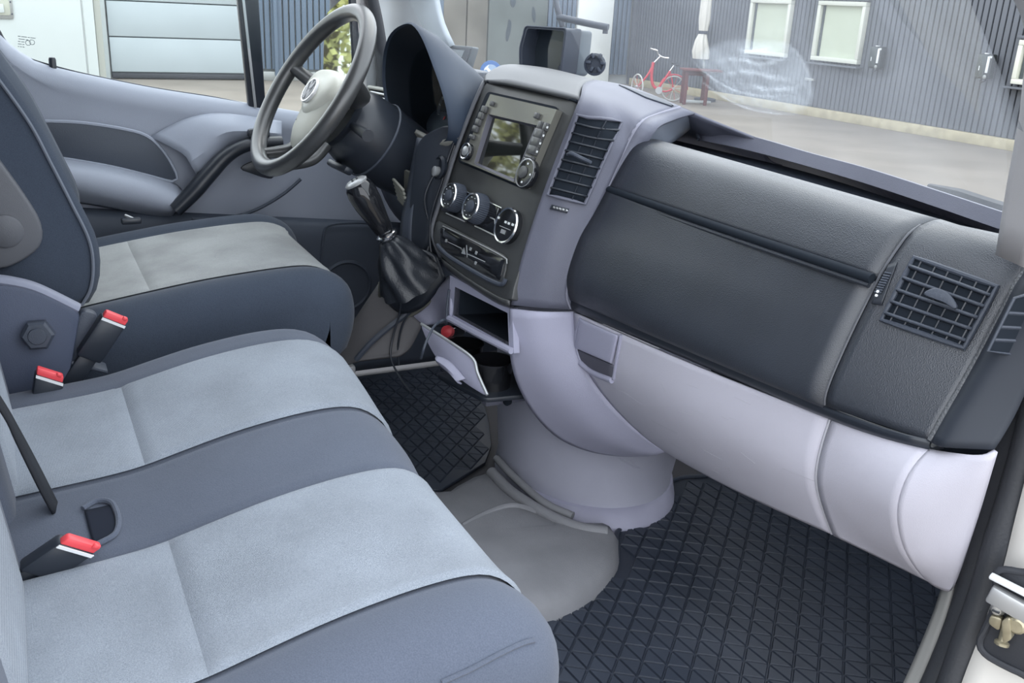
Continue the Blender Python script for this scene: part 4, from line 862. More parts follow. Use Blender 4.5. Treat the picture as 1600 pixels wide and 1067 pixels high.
# --- centre air vent (right of the radio)
CQ = [(905, 180), (967, 193), (912, 318), (858, 305)]
av = patch('air_vent', CQ, [vcol], 0.005, M_VOID, da)  # flat dark patch paints the shaded depth behind the slats
def cv(u, v, d): return snap(*bi(CQ, u, v), [vcol], d)
fr_ = [cv(u, 0, 0.007) for u in (0, .25, .5, .75, 1)] + [cv(1, v, 0.007) for v in (.25, .5, .75, 1)] + [cv(u, 1, 0.007) for u in (.75, .5, .25, 0)] + [cv(0, v, 0.007) for v in (.75, .5, .25)]
tube('vent_frame', fr_, 0.003, M_MID, av, seg=8, closed=True, spline=False)
for k in range(8):
    v = (k + 0.8) / 8.6; pts = [cv(u, v, 0.010) for u in (0.02, 0.5, 0.98)]; low = [cv(u, v + 0.012, 0.005) for u in (0.02, 0.5, 0.98)]
    loft('vent_slat', [pts, low], M_BLACK, av, n=6, th=0.003)
for k in range(9):
    v = k / 8.6 + 0.005; a, b = cv(0.64, v, 0.0075), cv(0.64, min(1, v + 0.085), 0.0075)
    tube('vent_vane', [a, b], 0.0014, M_BLACK, av, seg=5, spline=False)
    if k in (2, 3, 5, 6): a, b = cv(0.34, v, 0.0072), cv(0.34, min(1, v + 0.085), 0.0072); tube('vent_vane', [a, b], 0.0012, M_BLACK, av, seg=5, spline=False)
tube('vent_tab', [snap(891, 243, [vcol], 0.012), snap(898, 243, [vcol], 0.020), snap(910, 249, [vcol], 0.022), snap(921, 254, [vcol], 0.012)], 0.0035, M_DARKPL, av, seg=8)
bd = patch('vent_badge', [(864, 320), (889, 326), (886, 333), (861, 327)], [vcol], 0.005, M_BLACK, da, nx=6, ny=4, th=0.004)
for k in range(5): tube('badge_mark', [snap(867 + k * 4.3, 324 + k * 1.0, [vcol], 0.0085), snap(869.6 + k * 4.3, 325.5 + k * 1.0, [vcol], 0.0085)], 0.0016, M_SILVER, bd, seg=6, spline=False)

# --- outer air vent in the end cap
OQ = [(1430, 405), (1560, 450), (1508, 545), (1380, 501)]
def oe(u, v, d): return snap(*bi(OQ, u, v), [ecap], d)
ov = patch('air_vent', OQ, [ecap], 0.005, M_VOID, da)  # dark colour stands for the shaded recess of this vent
ring_ = [oe(u, 0, 0.006) for u in (0, .2, .4, .6, .8)] + [oe(1, v, 0.006) for v in (0, .25, .5, .75)] + [oe(u, 1, 0.006) for u in (1, .8, .6, .4, .2)] + [oe(0, v, 0.006) for v in (1, .75, .5, .25)]
tube('vent_frame', ring_, 0.0034, M_DARKPL, ov, seg=8, closed=True, spline=False)
for k in range(5):
    v = (k + 0.8) / 5.4; pts = [oe(u, v, 0.013) for u in (0.01, 0.35, 0.7, 0.99)]; low = [oe(u, min(1, v + 0.02), 0.006) for u in (0.01, 0.35, 0.7, 0.99)]
    loft('vent_slat', [pts, low], M_DARKPL, ov, n=8, th=0.003)
for u in (0.10, 0.27, 0.43, 0.6, 0.77, 0.93): tube('vent_vane', [oe(u, v, 0.0068) for v in (0.02, 0.35, 0.7, 0.98)], 0.0014, M_BLACK, ov, seg=5, spline=False)
tb_ = [snap(*p, [ecap], 0.020) for p in ((1452, 466), (1470, 458), (1490, 466), (1504, 484), (1500, 490), (1484, 480), (1468, 474))]
prism('vent_tab', crs(tb_, 24, True), (0.004, -0.008, 0.003), M_DARKPL, ov, bev=0.002)
tw = patch('vent_wheel', [(1390, 416), (1404, 412), (1380, 478), (1364, 476)], [ecap], 0.005, M_BLACK, da, th=0.003)
for k in range(9): tube('wheel_rib', [snap(1385 - k * 1.9, 429 + k * 3.6, [ecap], 0.0085), snap(1396 - k * 1.9, 431 + k * 3.6, [ecap], 0.0085)], 0.0013, M_DARKPL, tw, seg=5, spline=False)
for q in ((1373.5, 464), (1375.5, 458)): lathe('wheel_mark', [(0.0018, 0), (0.0018, 0.002)], snap(*q, [ecap], 0.0085), (0.3, -0.9, 0.3), M_WHITE, tw, seg=8)
# side demister in the end face
sN = Vector((0.90, -0.42, 0.05)).normalized(); s0 = X(1560, 510, 0.825)
def sq_(px, py, d=0.0): return onp(px, py, s0, sN) + sN * d
sd_ = prism('side_demister', rounded([sq_(*p, 0.002) for p in ((1580, 466), (1602, 458), (1588, 552), (1541, 548))], 0.004), sN * 0.003, M_VOID, da)
tube('demister_rim', [sq_(*p, 0.005) for p in ((1602, 458), (1581, 464), (1540, 546), (1582, 552))], 0.0018, M_DARKPL, sd_, seg=6, spline=False)
for y_, x0_, x1_ in ((488, 1570, 1600), (510, 1560, 1596), (530, 1550, 1592)): tube('demister_slat', [sq_(x0_, y_ - 1, 0.004), sq_(x1_, y_ + 1, 0.004)], 0.0022, M_DARKPL, sd_, seg=6, spline=False)

# --- pale lower panel
gl0 = [X(897, 487, .13), X(899, 515, .135), X(908, 555, .15), X(930, 597, .175), X(965, 640, .21), X(1005, 678, .25), X(1042, 705, .285)]
gs0 = [X(1297, 654, XS), X(1284, 695, XS), X(1276, 735, XS), X(1278, 765, XS), X(1288, 800, XS), X(1300, 832, XS)]
ge0 = [X(1453, 704, XE), X(1430, 728, XE), X(1412, 760, XE), X(1403, 800, XE), X(1410, 845, XE), X(1428, 880, XE), X(1452, 906, XE - 0.01)]
n_ = 28; a_, b_ = crs(gl0, n_), crs(gs0, n_)
mids = [[a_[i].lerp(b_[i], t) + Vector((0, -0.010 * math.sin(math.pi * t), 0)) for i in range(n_)] for t in (0.25, 0.5, 0.75)]
M_SCUFF = mat('scuffed_pale_plastic', (0.50, 0.49, 0.56), 0.5, 0.4, bump=0.25, bscale=900, var=0.05, vscale=5)
lpan = loft('lower_panel', [gl0] + mids + [gs0], M_SCUFF, da, n=n_, nv=26, th=0.006)
loft('lower_end_panel', [[sh(p, 0.005) for p in gs0], [p.lerp(q, 0.5) for p, q in zip(crs(gs0, 20), crs(ge0, 20))], ge0], M_SCUFF, da, n=28, nv=12, th=0.006)
gf0 = [X(1556, 704, 0.865), X(1545, 740, 0.86), X(1530, 790, 0.85), X(1512, 845, 0.84), X(1495, 895, 0.825), X(1482, 916, 0.815)]
loft('lower_end_side', [ge0, [p.lerp(q, 0.3) + Vector((0.006, -0.004, 0)) for p, q in zip(crs(ge0, 20), crs(gf0, 20))], [p.lerp(q, 0.75) + Vector((0.010, -0.004, 0)) for p, q in zip(crs(ge0, 20), crs(gf0, 20))], gf0], M_SCUFF, da, n=28, nv=16, th=0.006)
tube('lower_seam', [sh(p, 0.002, -0.002, 0) for p in gs0], 0.0022, mat('pale_seam_edge', (0.36, 0.36, 0.40), 0.4), da, seg=6, n=30)
tube('lower_seam_gap', [sh(p, -0.002, -0.001, 0) for p in gs0], 0.002, M_VOID, da, seg=6, n=30)
ub = [sh(p, 0, 0.12, -0.02) for p in (a_[-1], mids[1][-1], b_[-1], crs(ge0, n_)[-1])]
loft('panel_underside', [[a_[-1], mids[1][-1], b_[-1], crs(ge0, n_)[-1]], ub], M_MID, da, n=20, nv=4, th=0.004)
# scratches: fine pale scuff lines raised on the plastic
M_SCR = mat('scratch_pale', (0.42, 0.42, 0.46), 0.5)
# glovebox latch
LQ = [(914, 497), (972, 523), (962, 566), (905, 541)]
la = patch('latch_flap', LQ, [lpan], 0.008, M_LIGHT, da, th=0.006)
md = la.modifiers.new('bev', 'BEVEL'); md.width = 0.002; md.segments = 2; md.limit_method = 'ANGLE'
patch('latch_recess', [(904, 544), (963, 570), (961, 592), (906, 566)], [lpan], 0.0045, mat('latch_well', (0.10, 0.10, 0.125), 0.6), la)
tube('latch_sill', [snap(*p, [lpan], 0.006) for p in ((906, 567), (930, 579), (961, 592))], 0.0055, M_LIGHT, la, seg=10)
tube('latch_cheek', [snap(*p, [lpan], 0.004) for p in ((911, 497), (903, 530), (902, 552), (907, 568))], 0.004, M_LIGHT, la, seg=8)
tube('latch_cheek', [snap(*p, [lpan], 0.004) for p in ((974, 522), (967, 560), (962, 590))], 0.003, M_LIGHT, la, seg=8)
random.seed(3)
for x0_, y0_, x1_, y1_ in ((1023, 568, 1029, 571), (1075, 600, 1092, 606), (1035, 598, 1042, 612), (1142, 652, 1152, 655), (1090, 640, 1104, 648), (1130, 650, 1140, 655), (1160, 705, 1182, 722), (1115, 732, 1125, 737), (1140, 728, 1143, 734), (975, 610, 1005, 630), (960, 605, 985, 615), (1050, 690, 1075, 703), (1020, 655, 1060, 675), (1225, 730, 1275, 750), (1100, 700, 1130, 716), (1150, 620, 1175, 632), (1060, 640, 1085, 648)):
    p, q = snap(x0_, y0_, [lpan], 0.0031), snap(x1_, y1_, [lpan], 0.0031); tube('scratch', [p, q], 0.00022, M_SCR, lpan, seg=4, spline=False)

# --- lower centre: rounded lobe, side wedge, compartment
lo0 = [X(798, 482, .08), X(797, 520, .075), X(799, 560, .07), X(810, 600, .065), X(835, 645, .065), X(872, 682, .08), X(920, 703, .115), X(975, 711, .17), X(1025, 709, .25)]
lom = [X(845, 486, .115), X(846, 530, .115), X(856, 575, .118), X(880, 615, .13), X(915, 655, .15), X(950, 682, .18), X(985, 698, .21), X(1012, 705, .24), X(1035, 707, .27)]
loft('console_lobe', [lo0, [p + Vector((0, -0.008, 0)) for p in lom], gl0], M_LIGHT, da, n=30, nv=16, th=0.006)
loft('lobe_flank', [[sh(p, -0.02, 0.20, -0.01) for p in lo0], [sh(p, -0.012, 0.05, -0.003) for p in lo0], [sh(p, -0.006, 0.008, 0) for p in lo0], lo0], M_MID, da, n=30, nv=12, th=0.005)
# compartment opening below the fascia: frame + dark box
c0 = X(800, 484, 0.078); cN = Vector((0.12, -0.98, 0.10)).normalized()
def cp(px, py, d=0.0): return onp(px, py, c0, cN) + cN * d
co_ = [cp(*p) for p in ((703, 430), (800, 482), (803, 552), (702, 498))]; ci_ = [cp(*p) for p in ((711, 448), (793, 489), (795, 540), (708, 492))]
ngrid_hole('compartment_frame', co_, ci_, -cN * 0.012, M_LIGHT, da)
cb_ = [p - cN * 0.12 for p in ci_]
obj('compartment_box', ci_ + cb_, [(0, 1, 5, 4), (1, 2, 6, 5), (2, 3, 7, 6), (3, 0, 4, 7), (4, 5, 6, 7)], M_VOID, da, False)
tube('compartment_sill', [cp(*p, 0.004) for p in ((704, 497), (750, 522), (802, 548))], 0.006, M_LIGHT, da, seg=8)
w0 = X(704, 432, -0.21)
wN = (X(640, 486, -0.30) - w0).cross(cp(704, 505) - w0).normalized()
loft('side_wedge', [[X(704, 431, -0.215), X(672, 458, -0.25), X(640, 487, -0.285)], [cp(706, 468), X(683, 483, -0.235), X(650, 497, -0.27)], [cp(704, 500), X(690, 505, -0.225), X(662, 508, -0.255)]], M_LIGHT, da, n=12, nv=8, th=0.006)
loft('wedge_flank', [[X(640, 487, -0.285), X(650, 497, -0.27), X(662, 508, -0.255)], [sh(X(640, 487, -0.285), 0, 0.12, -0.02), sh(X(650, 497, -0.27), 0, 0.12, -0.02), sh(X(662, 508, -0.255), 0, 0.12, -0.02)]], M_DARKPL, da, n=8, nv=4, th=0.005)

# --- pulled-out cup holder drawer
cd_ = thing('cup_holder_drawer', (-0.1, 0.6, 0.30), 'pulled out grey cup holder drawer under the dark compartment', 'drawer')
dN = Vector((0.25, -0.93, 0.22)).normalized(); d0 = Y(705, 545, 0.615)
def dq(px, py, d=0.0): return onp(px, py, d0, dN) + dN * d
prism('drawer_front', crs([dq(*p) for p in ((657, 506), (672, 516), (700, 533), (737, 560), (742, 575), (750, 595), (760, 618), (748, 613), (725, 598), (700, 578), (680, 558), (666, 532))], 44, True), -dN * 0.008, M_LIGHT, cd_, bev=0.003)
loft('finger_grip', [[dq(*p, 0.001) for p in ((684, 556), (705, 566), (728, 592))], [dq(*p, 0.012) for p in ((688, 562), (705, 575), (722, 596))], [dq(*p, 0.001) for p in ((692, 574), (706, 586), (722, 600))]], M_LIGHT, cd_, n=12, nv=8, th=0.003)
tube('front_edge', [dq(*p, -0.002) for p in ((657, 506), (700, 533), (737, 560), (745, 583), (760, 617))], 0.003, M_SILVER, cd_, seg=8, n=30)
TZ = Y(770, 562, 0.685).z - 0.05
tA, tB = dq(672, 530), dq(748, 590)
tray = [Vector((tA.x, tA.y + 0.01, TZ)), Vector((tB.x, tB.y + 0.012, TZ)), Vector((tB.x + 0.012, 0.76, TZ)), Vector((tA.x, 0.76, TZ))]
prism('tray', rounded(tray, 0.015), (0, 0, -0.010), M_BLACK, cd_, bev=0.003)
for px, py in ((725, 540), (770, 565)):
    c = Y(px, py, 0.675 if px < 750 else 0.685)
    lathe('cup_ring', [(0.034, -0.06), (0.037, 0.0), (0.039, 0.005), (0.036, 0.005), (0.033, -0.056), (0.0, -0.058)], c, (0, 0, 1), M_GLOSS, cd_, seg=30, caps=False)
for px, py, l in ((783, 603, 0.11), (770, 596, 0.10)):
    c = at(px, py, 'Z', TZ - 0.012); box('tray_rail', sh(c, 0, 0.04, 0), (0.014, l, 0.010), M_GLOSS, cd_, bev=0.003)

# --- pedestal under the console
pe = thing('console_pedestal', (-0.06, 0.95, 0.0), 'rounded grey pedestal carrying the centre console down to the floor', 'pedestal')
def ell(cx, cy, z, rx, ry, n=48): return [Vector((cx + rx * math.cos(2 * math.pi * k / n), cy + ry * math.sin(2 * math.pi * k / n), z)) for k in range(n)]
pcol = ringloft('column', [ell(-0.105, 0.955, 0.0, 0.222, 0.178), ell(-0.105, 0.955, 0.04, 0.214, 0.172), ell(-0.105, 0.96, 0.12, 0.222, 0.182), ell(-0.10, 0.965, 0.20, 0.232, 0.195), ell(-0.085, 0.97, 0.30, 0.24, 0.21), ell(-0.08, 0.98, 0.38, 0.24, 0.22)], M_LIGHT2 if 'M_LIGHT2' in globals() else mat('grey_pedestal', (0.38, 0.385, 0.46), 0.5, 0.4, bump=0.25, bscale=800, var=0.06, vscale=7), pe, angle=60)
ringloft('skirt', [ell(-0.055, 0.945, -0.005, 0.194, 0.17), ell(-0.055, 0.945, 0.012, 0.193, 0.169), ell(-0.06, 0.95, 0.034, 0.172, 0.17)], M_LIGHT, pe, angle=50)
tube('moulding_ridge', [snap(*p, [pcol], -0.002) for p in ((955, 708), (970, 716), (990, 727), (1004, 734))], [0.001, 0.005, 0.005, 0.001], MATS['grey_pedestal'], pe, seg=8)
box('drawer_bracket', X(787, 620, -0.03), (0.03, 0.09, 0.02), M_MID, pe, bev=0.006)
lathe('bracket_screw', [(0.008, 0), (0.008, 0.008), (0.004, 0.01)], X(795, 626, 0.0), Vector((0.4, -0.9, 0)), M_VOID, pe, seg=12)
# ================================================================== DRIVER SIDE OF THE DASHBOARD
def pr(x, lst): return [Vector((x, y, z)) for y, z in lst]
kb = [(0.86, 0.735), (0.80, 0.71), (0.765, 0.66), (0.755, 0.57), (0.77, 0.47), (0.84, 0.38), (0.98, 0.32)]
loft('knee_panel', [pr(-0.85, kb), pr(-0.60, kb), pr(-0.36, kb), pr(-0.27, [(y + 0.02, z) for y, z in kb])], M_DARKPL, da, n=24, nv=20, th=0.006)
loft('driver_dash_top', [[(-0.86, 0.86, 0.735), (-0.6, 0.86, 0.74), (-0.2, 0.86, 0.745)], [(-0.86, 1.0, 0.745), (-0.6, 1.02, 0.75), (-0.2, 1.02, 0.75)], [(-0.86, 1.02, 0.73), (-0.6, 1.17, 0.735), (-0.2, 1.25, 0.735)]], M_MID, da, n=20, nv=10, th=0.006)
# ignition panel beside the console and its rim
ig = prism('ignition_panel', rounded([X(650, 215, -0.30), X(700, 190, -0.27), X(715, 215, -0.25), X(690, 300, -0.25), X(665, 385, -0.26), X(645, 415, -0.29), X(632, 400, -0.31), X(640, 300, -0.31)], 0.03), (0, 0.06, 0), M_BLACK, da, bev=0.006)
loft('console_side_post', [[X(655, 215, -0.33), X(640, 290, -0.33), X(628, 360, -0.33), X(632, 420, -0.32)], [X(668, 218, -0.30), X(655, 290, -0.30), X(645, 360, -0.30), X(650, 425, -0.29)]], M_DARKPL, da, n=16, nv=4, th=0.012)
lathe('ignition_ring', [(0.022, 0), (0.024, 0.006), (0.019, 0.010), (0.016, 0.004), (0, 0.003)], X(690, 262, -0.262), Vector((0.05, -0.95, 0.2)), M_BLACK, da, seg=24, caps=False)
lathe('key_barrel', [(0.010, 0), (0.010, 0.02), (0.007, 0.022)], X(692, 270, -0.266), Vector((0.05, -0.95, 0.2)), M_SILVER, da, seg=16)

# instrument hood
ih = thing('instrument_cluster', (-0.44, 0.70, 0.72), 'deep curved instrument hood behind the steering wheel', 'instrument cluster')
hoodp = [(640, 39), (622, 46), (609, 62), (602, 90), (601, 125), (606, 160), (618, 188), (640, 205), (668, 217), (688, 222), (701, 212), (701, 180), (692, 142), (678, 102), (664, 66), (652, 46)]
HY = 0.685
ring = crs([Y(px, py, HY) for px, py in hoodp], 48, True); hcn = sum(ring, Vector()) / 48
def rscale(s, d, w=1.0): return [hcn + (p - hcn) * s + Vector(d) for p in ring]
ringloft('hood_shell', [rscale(1.0, (0, 0.002, 0)), rscale(1.02, (0, -0.004, 0)), rscale(1.045, (0, 0.002, 0)), rscale(1.06, (0, 0.05, -0.024)), rscale(1.04, (-0.004, 0.13, -0.080)), rscale(0.98, (-0.015, 0.22, -0.145)), rscale(0.92, (-0.03, 0.32, -0.20))], mat('hood_slate', (0.030, 0.043, 0.068), 0.5, 0.2, bump=0.2, bscale=800), ih, caps=False, angle=60)
ringloft('hood_lining', [rscale(1.0, (0, 0.002, 0)), rscale(0.96, (0, 0.05, -0.028)), rscale(0.86, (0, 0.12, -0.072))], M_VOID, ih, caps=False, angle=60)
gfc = prism('gauge_face', rscale(0.87, (0, 0.115, -0.070)), (0, 0.006, 0), M_VOID, ih)
for dx in (-0.07, 0.075):
    gc = hcn + Vector((dx, 0.11, -0.068)); lathe('gauge_ring', [(0.052, 0), (0.055, 0.004), (0.052, 0.007), (0.049, 0.003)], gc, (0, -1, 0.1), M_DARKPL, gfc, caps=False)
    for k in range(9):
        a = math.radians(210 - k * 30); box('gauge_tick', gc + Vector((math.cos(a) * 0.043, -0.006, math.sin(a) * 0.043)), (0.006, 0.002, 0.0015), M_SILVER, gfc, U=(math.cos(a), 0, math.sin(a)), V=(0, 1, 0))
    box('gauge_needle', gc + Vector((-0.014, -0.009, -0.014)), (0.04, 0.002, 0.003), M_RED, gfc, U=(0.7, 0, 0.7), V=(0, 1, 0))
lens_ = [rscale(0.955, (0, 0.055, -0.032))[k] for k in range(48)]
obj('gauge_lens', lens_, [tuple(range(48))], glass_mat('lens_clear', (0.8, 0.85, 0.85), 0.05), ih, False)
loft('cluster_chin', [[Y(622, 190, 0.68), Y(650, 205, 0.68), Y(690, 222, 0.68), Y(715, 212, 0.70)], [Y(615, 205, 0.70), Y(645, 222, 0.70), Y(685, 240, 0.70), Y(712, 232, 0.72)]], mat('beige_chin', (0.22, 0.22, 0.20), 0.5), ih, n=14, nv=4, th=0.01)
# driver side air vent
lv = prism('air_vent', rounded([Y(578, 138, 0.74), Y(604, 142, 0.74), Y(604, 178, 0.74), Y(588, 165, 0.74)], 0.006), (0, 0.02, 0), M_VOID, da)
for y_ in (144, 151, 158): tube('vent_slat', [Y(579, y_ - 1, 0.737), Y(602, y_ + 4, 0.737)], 0.0028, M_SILVER, lv, seg=6, spline=False)
tube('vent_frame', [Y(577, 136, 0.737), Y(606, 141, 0.737), Y(606, 182, 0.737), Y(586, 166, 0.737)], 0.005, mat('beige_vent_rim', (0.36, 0.36, 0.33), 0.5), lv, seg=8, closed=True, spline=False)

# steering column and stalks
SWC = at(486, 140, 'X', -0.45); TL = math.radians(33); YW = math.radians(4)
e1 = Vector((math.cos(YW), math.sin(YW), 0)); fwd = Vector((-math.sin(YW), math.cos(YW), 0))
e2 = Vector((0, 0, 1)) * math.cos(TL) + fwd * math.sin(TL); SN = -(e2.cross(e1) * -1)
SN = e1.cross(e2)
if SN.y > 0: SN = -SN          # towards the driver
def wp(a, b, d=0.0): return SWC + e1 * a + e2 * b + SN * d
cs = thing('steering_column', SWC - SN * 0.2, 'black steering column shroud with stalks behind the wheel', 'steering column')
lathe('shroud', [(0.060, -0.08), (0.072, -0.095), (0.080, -0.12), (0.082, -0.18), (0.078, -0.25), (0.07, -0.30)], SWC - e2 * 0.012, SN, M_BLACK, cs, seg=32)
lathe('shroud_ring', [(0.083, -0.165), (0.0855, -0.168), (0.083, -0.172)], SWC - e2 * 0.012, SN, M_DARKPL, cs, seg=32, caps=False)
tube('stalk', [wp(0.06, -0.02, -0.085), wp(0.12, -0.025, -0.082), wp(0.17, -0.03, -0.078)], [0.008, 0.010, 0.012], M_BLACK, cs, seg=10)
tube('stalk', [wp(-0.06, 0.0, -0.085), wp(-0.13, 0.01, -0.080), wp(-0.18, 0.01, -0.078)], [0.008, 0.010, 0.012], M_BLACK, cs, seg=10)
box('height_lever', wp(0.03, -0.10, -0.12), (0.10, 0.02, 0.014), M_BLACK, cs, bev=0.005, U=e1, V=SN)

# steering wheel
sw_ = thing('steering_wheel', SWC, 'black four spoke steering wheel with round chrome badge', 'steering wheel')
M_RIM = mat('worn_rim_leather', (0.048, 0.050, 0.052), 0.28, 0.9, bump=0.12, bscale=900)
M_HUB = mat('hub_grey', (0.60, 0.60, 0.53), 0.42, 0.5, bump=0.2, bscale=900)  # light grey plastic, made paler to carry strong window light
RR = 0.176
tube('rim', [wp(RR * math.cos(2 * math.pi * k / 72), RR * math.sin(2 * math.pi * k / 72)) for k in range(72)], 0.0165, M_RIM, sw_, seg=18, closed=True, spline=False)
HD = -0.045
def padring(s, d): 
    d += HD
    o_ = [(0, 0.072), (0.045, 0.070), (0.078, 0.056), (0.088, 0.028), (0.078, -0.004), (0.064, -0.040), (0.052, -0.085), (0.030, -0.105), (0, -0.110), (-0.030, -0.105), (-0.052, -0.085), (-0.064, -0.040), (-0.078, -0.004), (-0.088, 0.028), (-0.078, 0.056), (-0.045, 0.070)]
    return [wp(p.x * s, p.y * s - 0.012, d) for p in crs([Vector((a, b, 0)) for a, b in o_], 48, True)]
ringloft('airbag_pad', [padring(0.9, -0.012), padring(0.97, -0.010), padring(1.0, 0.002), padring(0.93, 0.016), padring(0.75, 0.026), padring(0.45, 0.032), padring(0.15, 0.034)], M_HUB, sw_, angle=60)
dome = [(0, 0.070), (0.045, 0.066), (0.072, 0.048), (0.076, 0.022), (0.060, 0.0), (0.040, -0.022), (0.020, -0.036), (0, -0.040), (-0.020, -0.036), (-0.040, -0.022), (-0.060, 0.0), (-0.076, 0.022), (-0.072, 0.048), (-0.045, 0.066)]
def domer(s, d):
    d += HD
    return [wp(p.x * s, 0.018 + (p.y - 0.018) * s - 0.012, d) for p in crs([Vector((a, b, 0)) for a, b in dome], 40, True)]
ringloft('pad_crown', [domer(1.0, 0.012), domer(0.97, 0.026), domer(0.85, 0.036), domer(0.55, 0.042), domer(0.2, 0.044)], mat('crown_grey', (0.74, 0.74, 0.65), 0.32, 0.8, bump=0.15, bscale=900), sw_, angle=60)  # brighter still: window light on the crown is put into its colour
for (x0, y0_, x1_, y1_) in ((0.075, 0.020, 0.165, 0.035), (-0.075, 0.020, -0.165, 0.035), (0.040, -0.085, 0.075, -0.155), (-0.040, -0.085, -0.075, -0.155)):
    tube('spoke', [wp(x0, y0_, -0.012 + HD), wp((x0 + x1_) / 2, (y0_ + y1_) / 2, -0.014 + HD * 0.7), wp(x1_, y1_, -0.006)], [0.026, 0.020, 0.016], M_RIM, sw_, seg=14, flat=0.65)
lathe('back_shell', [(0.075, -0.07), (0.068, -0.085), (0.05, -0.10)], SWC - e2 * 0.01, SN, M_BLACK, sw_, seg=30)
bc = wp(0, -0.002, 0.0425 + HD)
M_BADGE = mat('badge_silver', (0.80, 0.81, 0.82), 0.25, 0.5, metal=0.35)
bg = lathe('badge', [(0.0265, 0.0), (0.0275, 0.004), (0.0265, 0.0065), (0.0235, 0.0065), (0.0230, 0.004), (0, 0.004)], bc, SN, M_BADGE, sw_, seg=40)
lathe('badge_field', [(0.0228, 0.0042), (0.0228, 0.0048)], bc, SN, mat('badge_grey', (0.12, 0.12, 0.13), 0.4), bg, seg=40)
def bl_(a, b): return bc + SN * 0.0056 + e1 * a + e2 * b
for seg in (((-0.0095, 0.0195), (-0.001, 0.003)), ((0.0095, 0.0195), (0.001, 0.003)), ((-0.0195, 0.0085), (-0.0085, -0.0185)), ((0.0195, 0.0085), (0.0085, -0.0185)), ((-0.0085, -0.0185), (0, -0.001)), ((0.0085, -0.0185), (0, -0.001))):
    tube('badge_letter', [bl_(*seg[0]), bl_(*seg[1])], 0.0021, M_BADGE, bg, seg=6, spline=False)
text_mesh('airbag_mark', 'AIRBAG', wp(-0.022, -0.062, 0.0285 + HD), e1, e2, 0.0075, M_VOID, sw_)

# ================================================================== GEAR LEVER
gk = thing('gear_lever', X(650, 450, -0.24), 'black gear lever with glossy knob and crumpled leather boot', 'gear lever')
g0, g1, g2 = X(568, 305, -0.26), X(590, 345, -0.255), X(607, 372, -0.25)
ga_ = (g0 - g2).normalized()
L_ = (g0 - g2).length
lathe('knob', [(0.012, -0.085), (0.0185, -0.078), (0.021, -0.055), (0.027, -0.02), (0.0285, 0.005), (0.026, 0.020), (0.021, 0.027)], g0, ga_, M_GLOSS, gk, seg=28)
lathe('knob_cap', [(0.0215, 0.024), (0.0225, 0.029), (0.017, 0.033), (0, 0.035)], g0, ga_, M_SILVER, gk, seg=28)
u_, v_, w_ = frame(ga_)
for i_, s in enumerate(('1', '3', '5', '2', '4', 'R')): text_mesh('shift_pattern', s, g0 + ga_ * 0.0348 + u_ * (0.008 * (i_ % 3 - 1)) + v_ * (0.0045 if i_ < 3 else -0.0045), u_, v_, 0.006, M_VOID, gk)
lathe('lever_shaft', [(0.012, 0.0), (0.012, L_ * 0.55)], g2, ga_, M_BLACK, gk, seg=16)
lathe('shaft_collar', [(0.018, -0.004), (0.021, 0.0), (0.021, 0.005), (0.015, 0.009)], g2 + ga_ * 0.004, ga_, M_CHROME, gk, seg=24)
lathe('lift_ring', [(0.0135, 0.016), (0.0165, 0.018), (0.0165, 0.024), (0.0135, 0.026)], g2 + ga_ * 0.004, ga_, M_BLACK, gk, seg=24)
gb0 = X(640, 440, -0.24); rings = []
for i in range(13):
    t = i / 12; c = (g2 - ga_ * 0.002).lerp(gb0, t); r = 0.017 + 0.046 * t ** 0.8
    u2, v2, w2 = frame(((g2 - gb0).normalized() * (1 - t) + Vector((0.1, -0.55, 0.85)) * t).normalized())
    rings.append([c + (u2 * math.cos(2 * math.pi * k / 48) + v2 * math.sin(2 * math.pi * k / 48)) * (r * (1 + 0.16 * math.sin(math.pi * min(1, t * 1.3)) * math.sin(k * 2 * math.pi / 48 * 5 + 2.5 * t) + 0.06 * math.sin(k * 2 * math.pi / 48 * 9 - 4 * t))) for k in range(48)])
ringloft('boot', rings, mat('black_leather', (0.018, 0.021, 0.027), 0.36, 0.5, bump=0.3, bscale=300), gk, angle=70)
loft('boot_plate', [[X(594, 432, -0.29), X(618, 400, -0.28), X(650, 388, -0.26), X(682, 398, -0.235)], [X(598, 455, -0.30), X(625, 470, -0.275), X(660, 462, -0.24), X(692, 425, -0.225)], [X(605, 470, -0.305), X(628, 488, -0.28), X(662, 478, -0.24), X(697, 435, -0.222)]], M_BLACK, gk, n=16, nv=10, th=0.008)
loft('boot_console', [[X(592, 440, -0.33), X(612, 470, -0.31), X(628, 486, -0.29), X(662, 478, -0.25), X(700, 432, -0.22)], [X(592, 462, -0.33), X(614, 482, -0.31), X(628, 496, -0.29), X(655, 487, -0.26), X(702, 438, -0.22)]], mat('console_skirt', (0.15, 0.15, 0.13), 0.45), gk, n=18, nv=4, th=0.008)
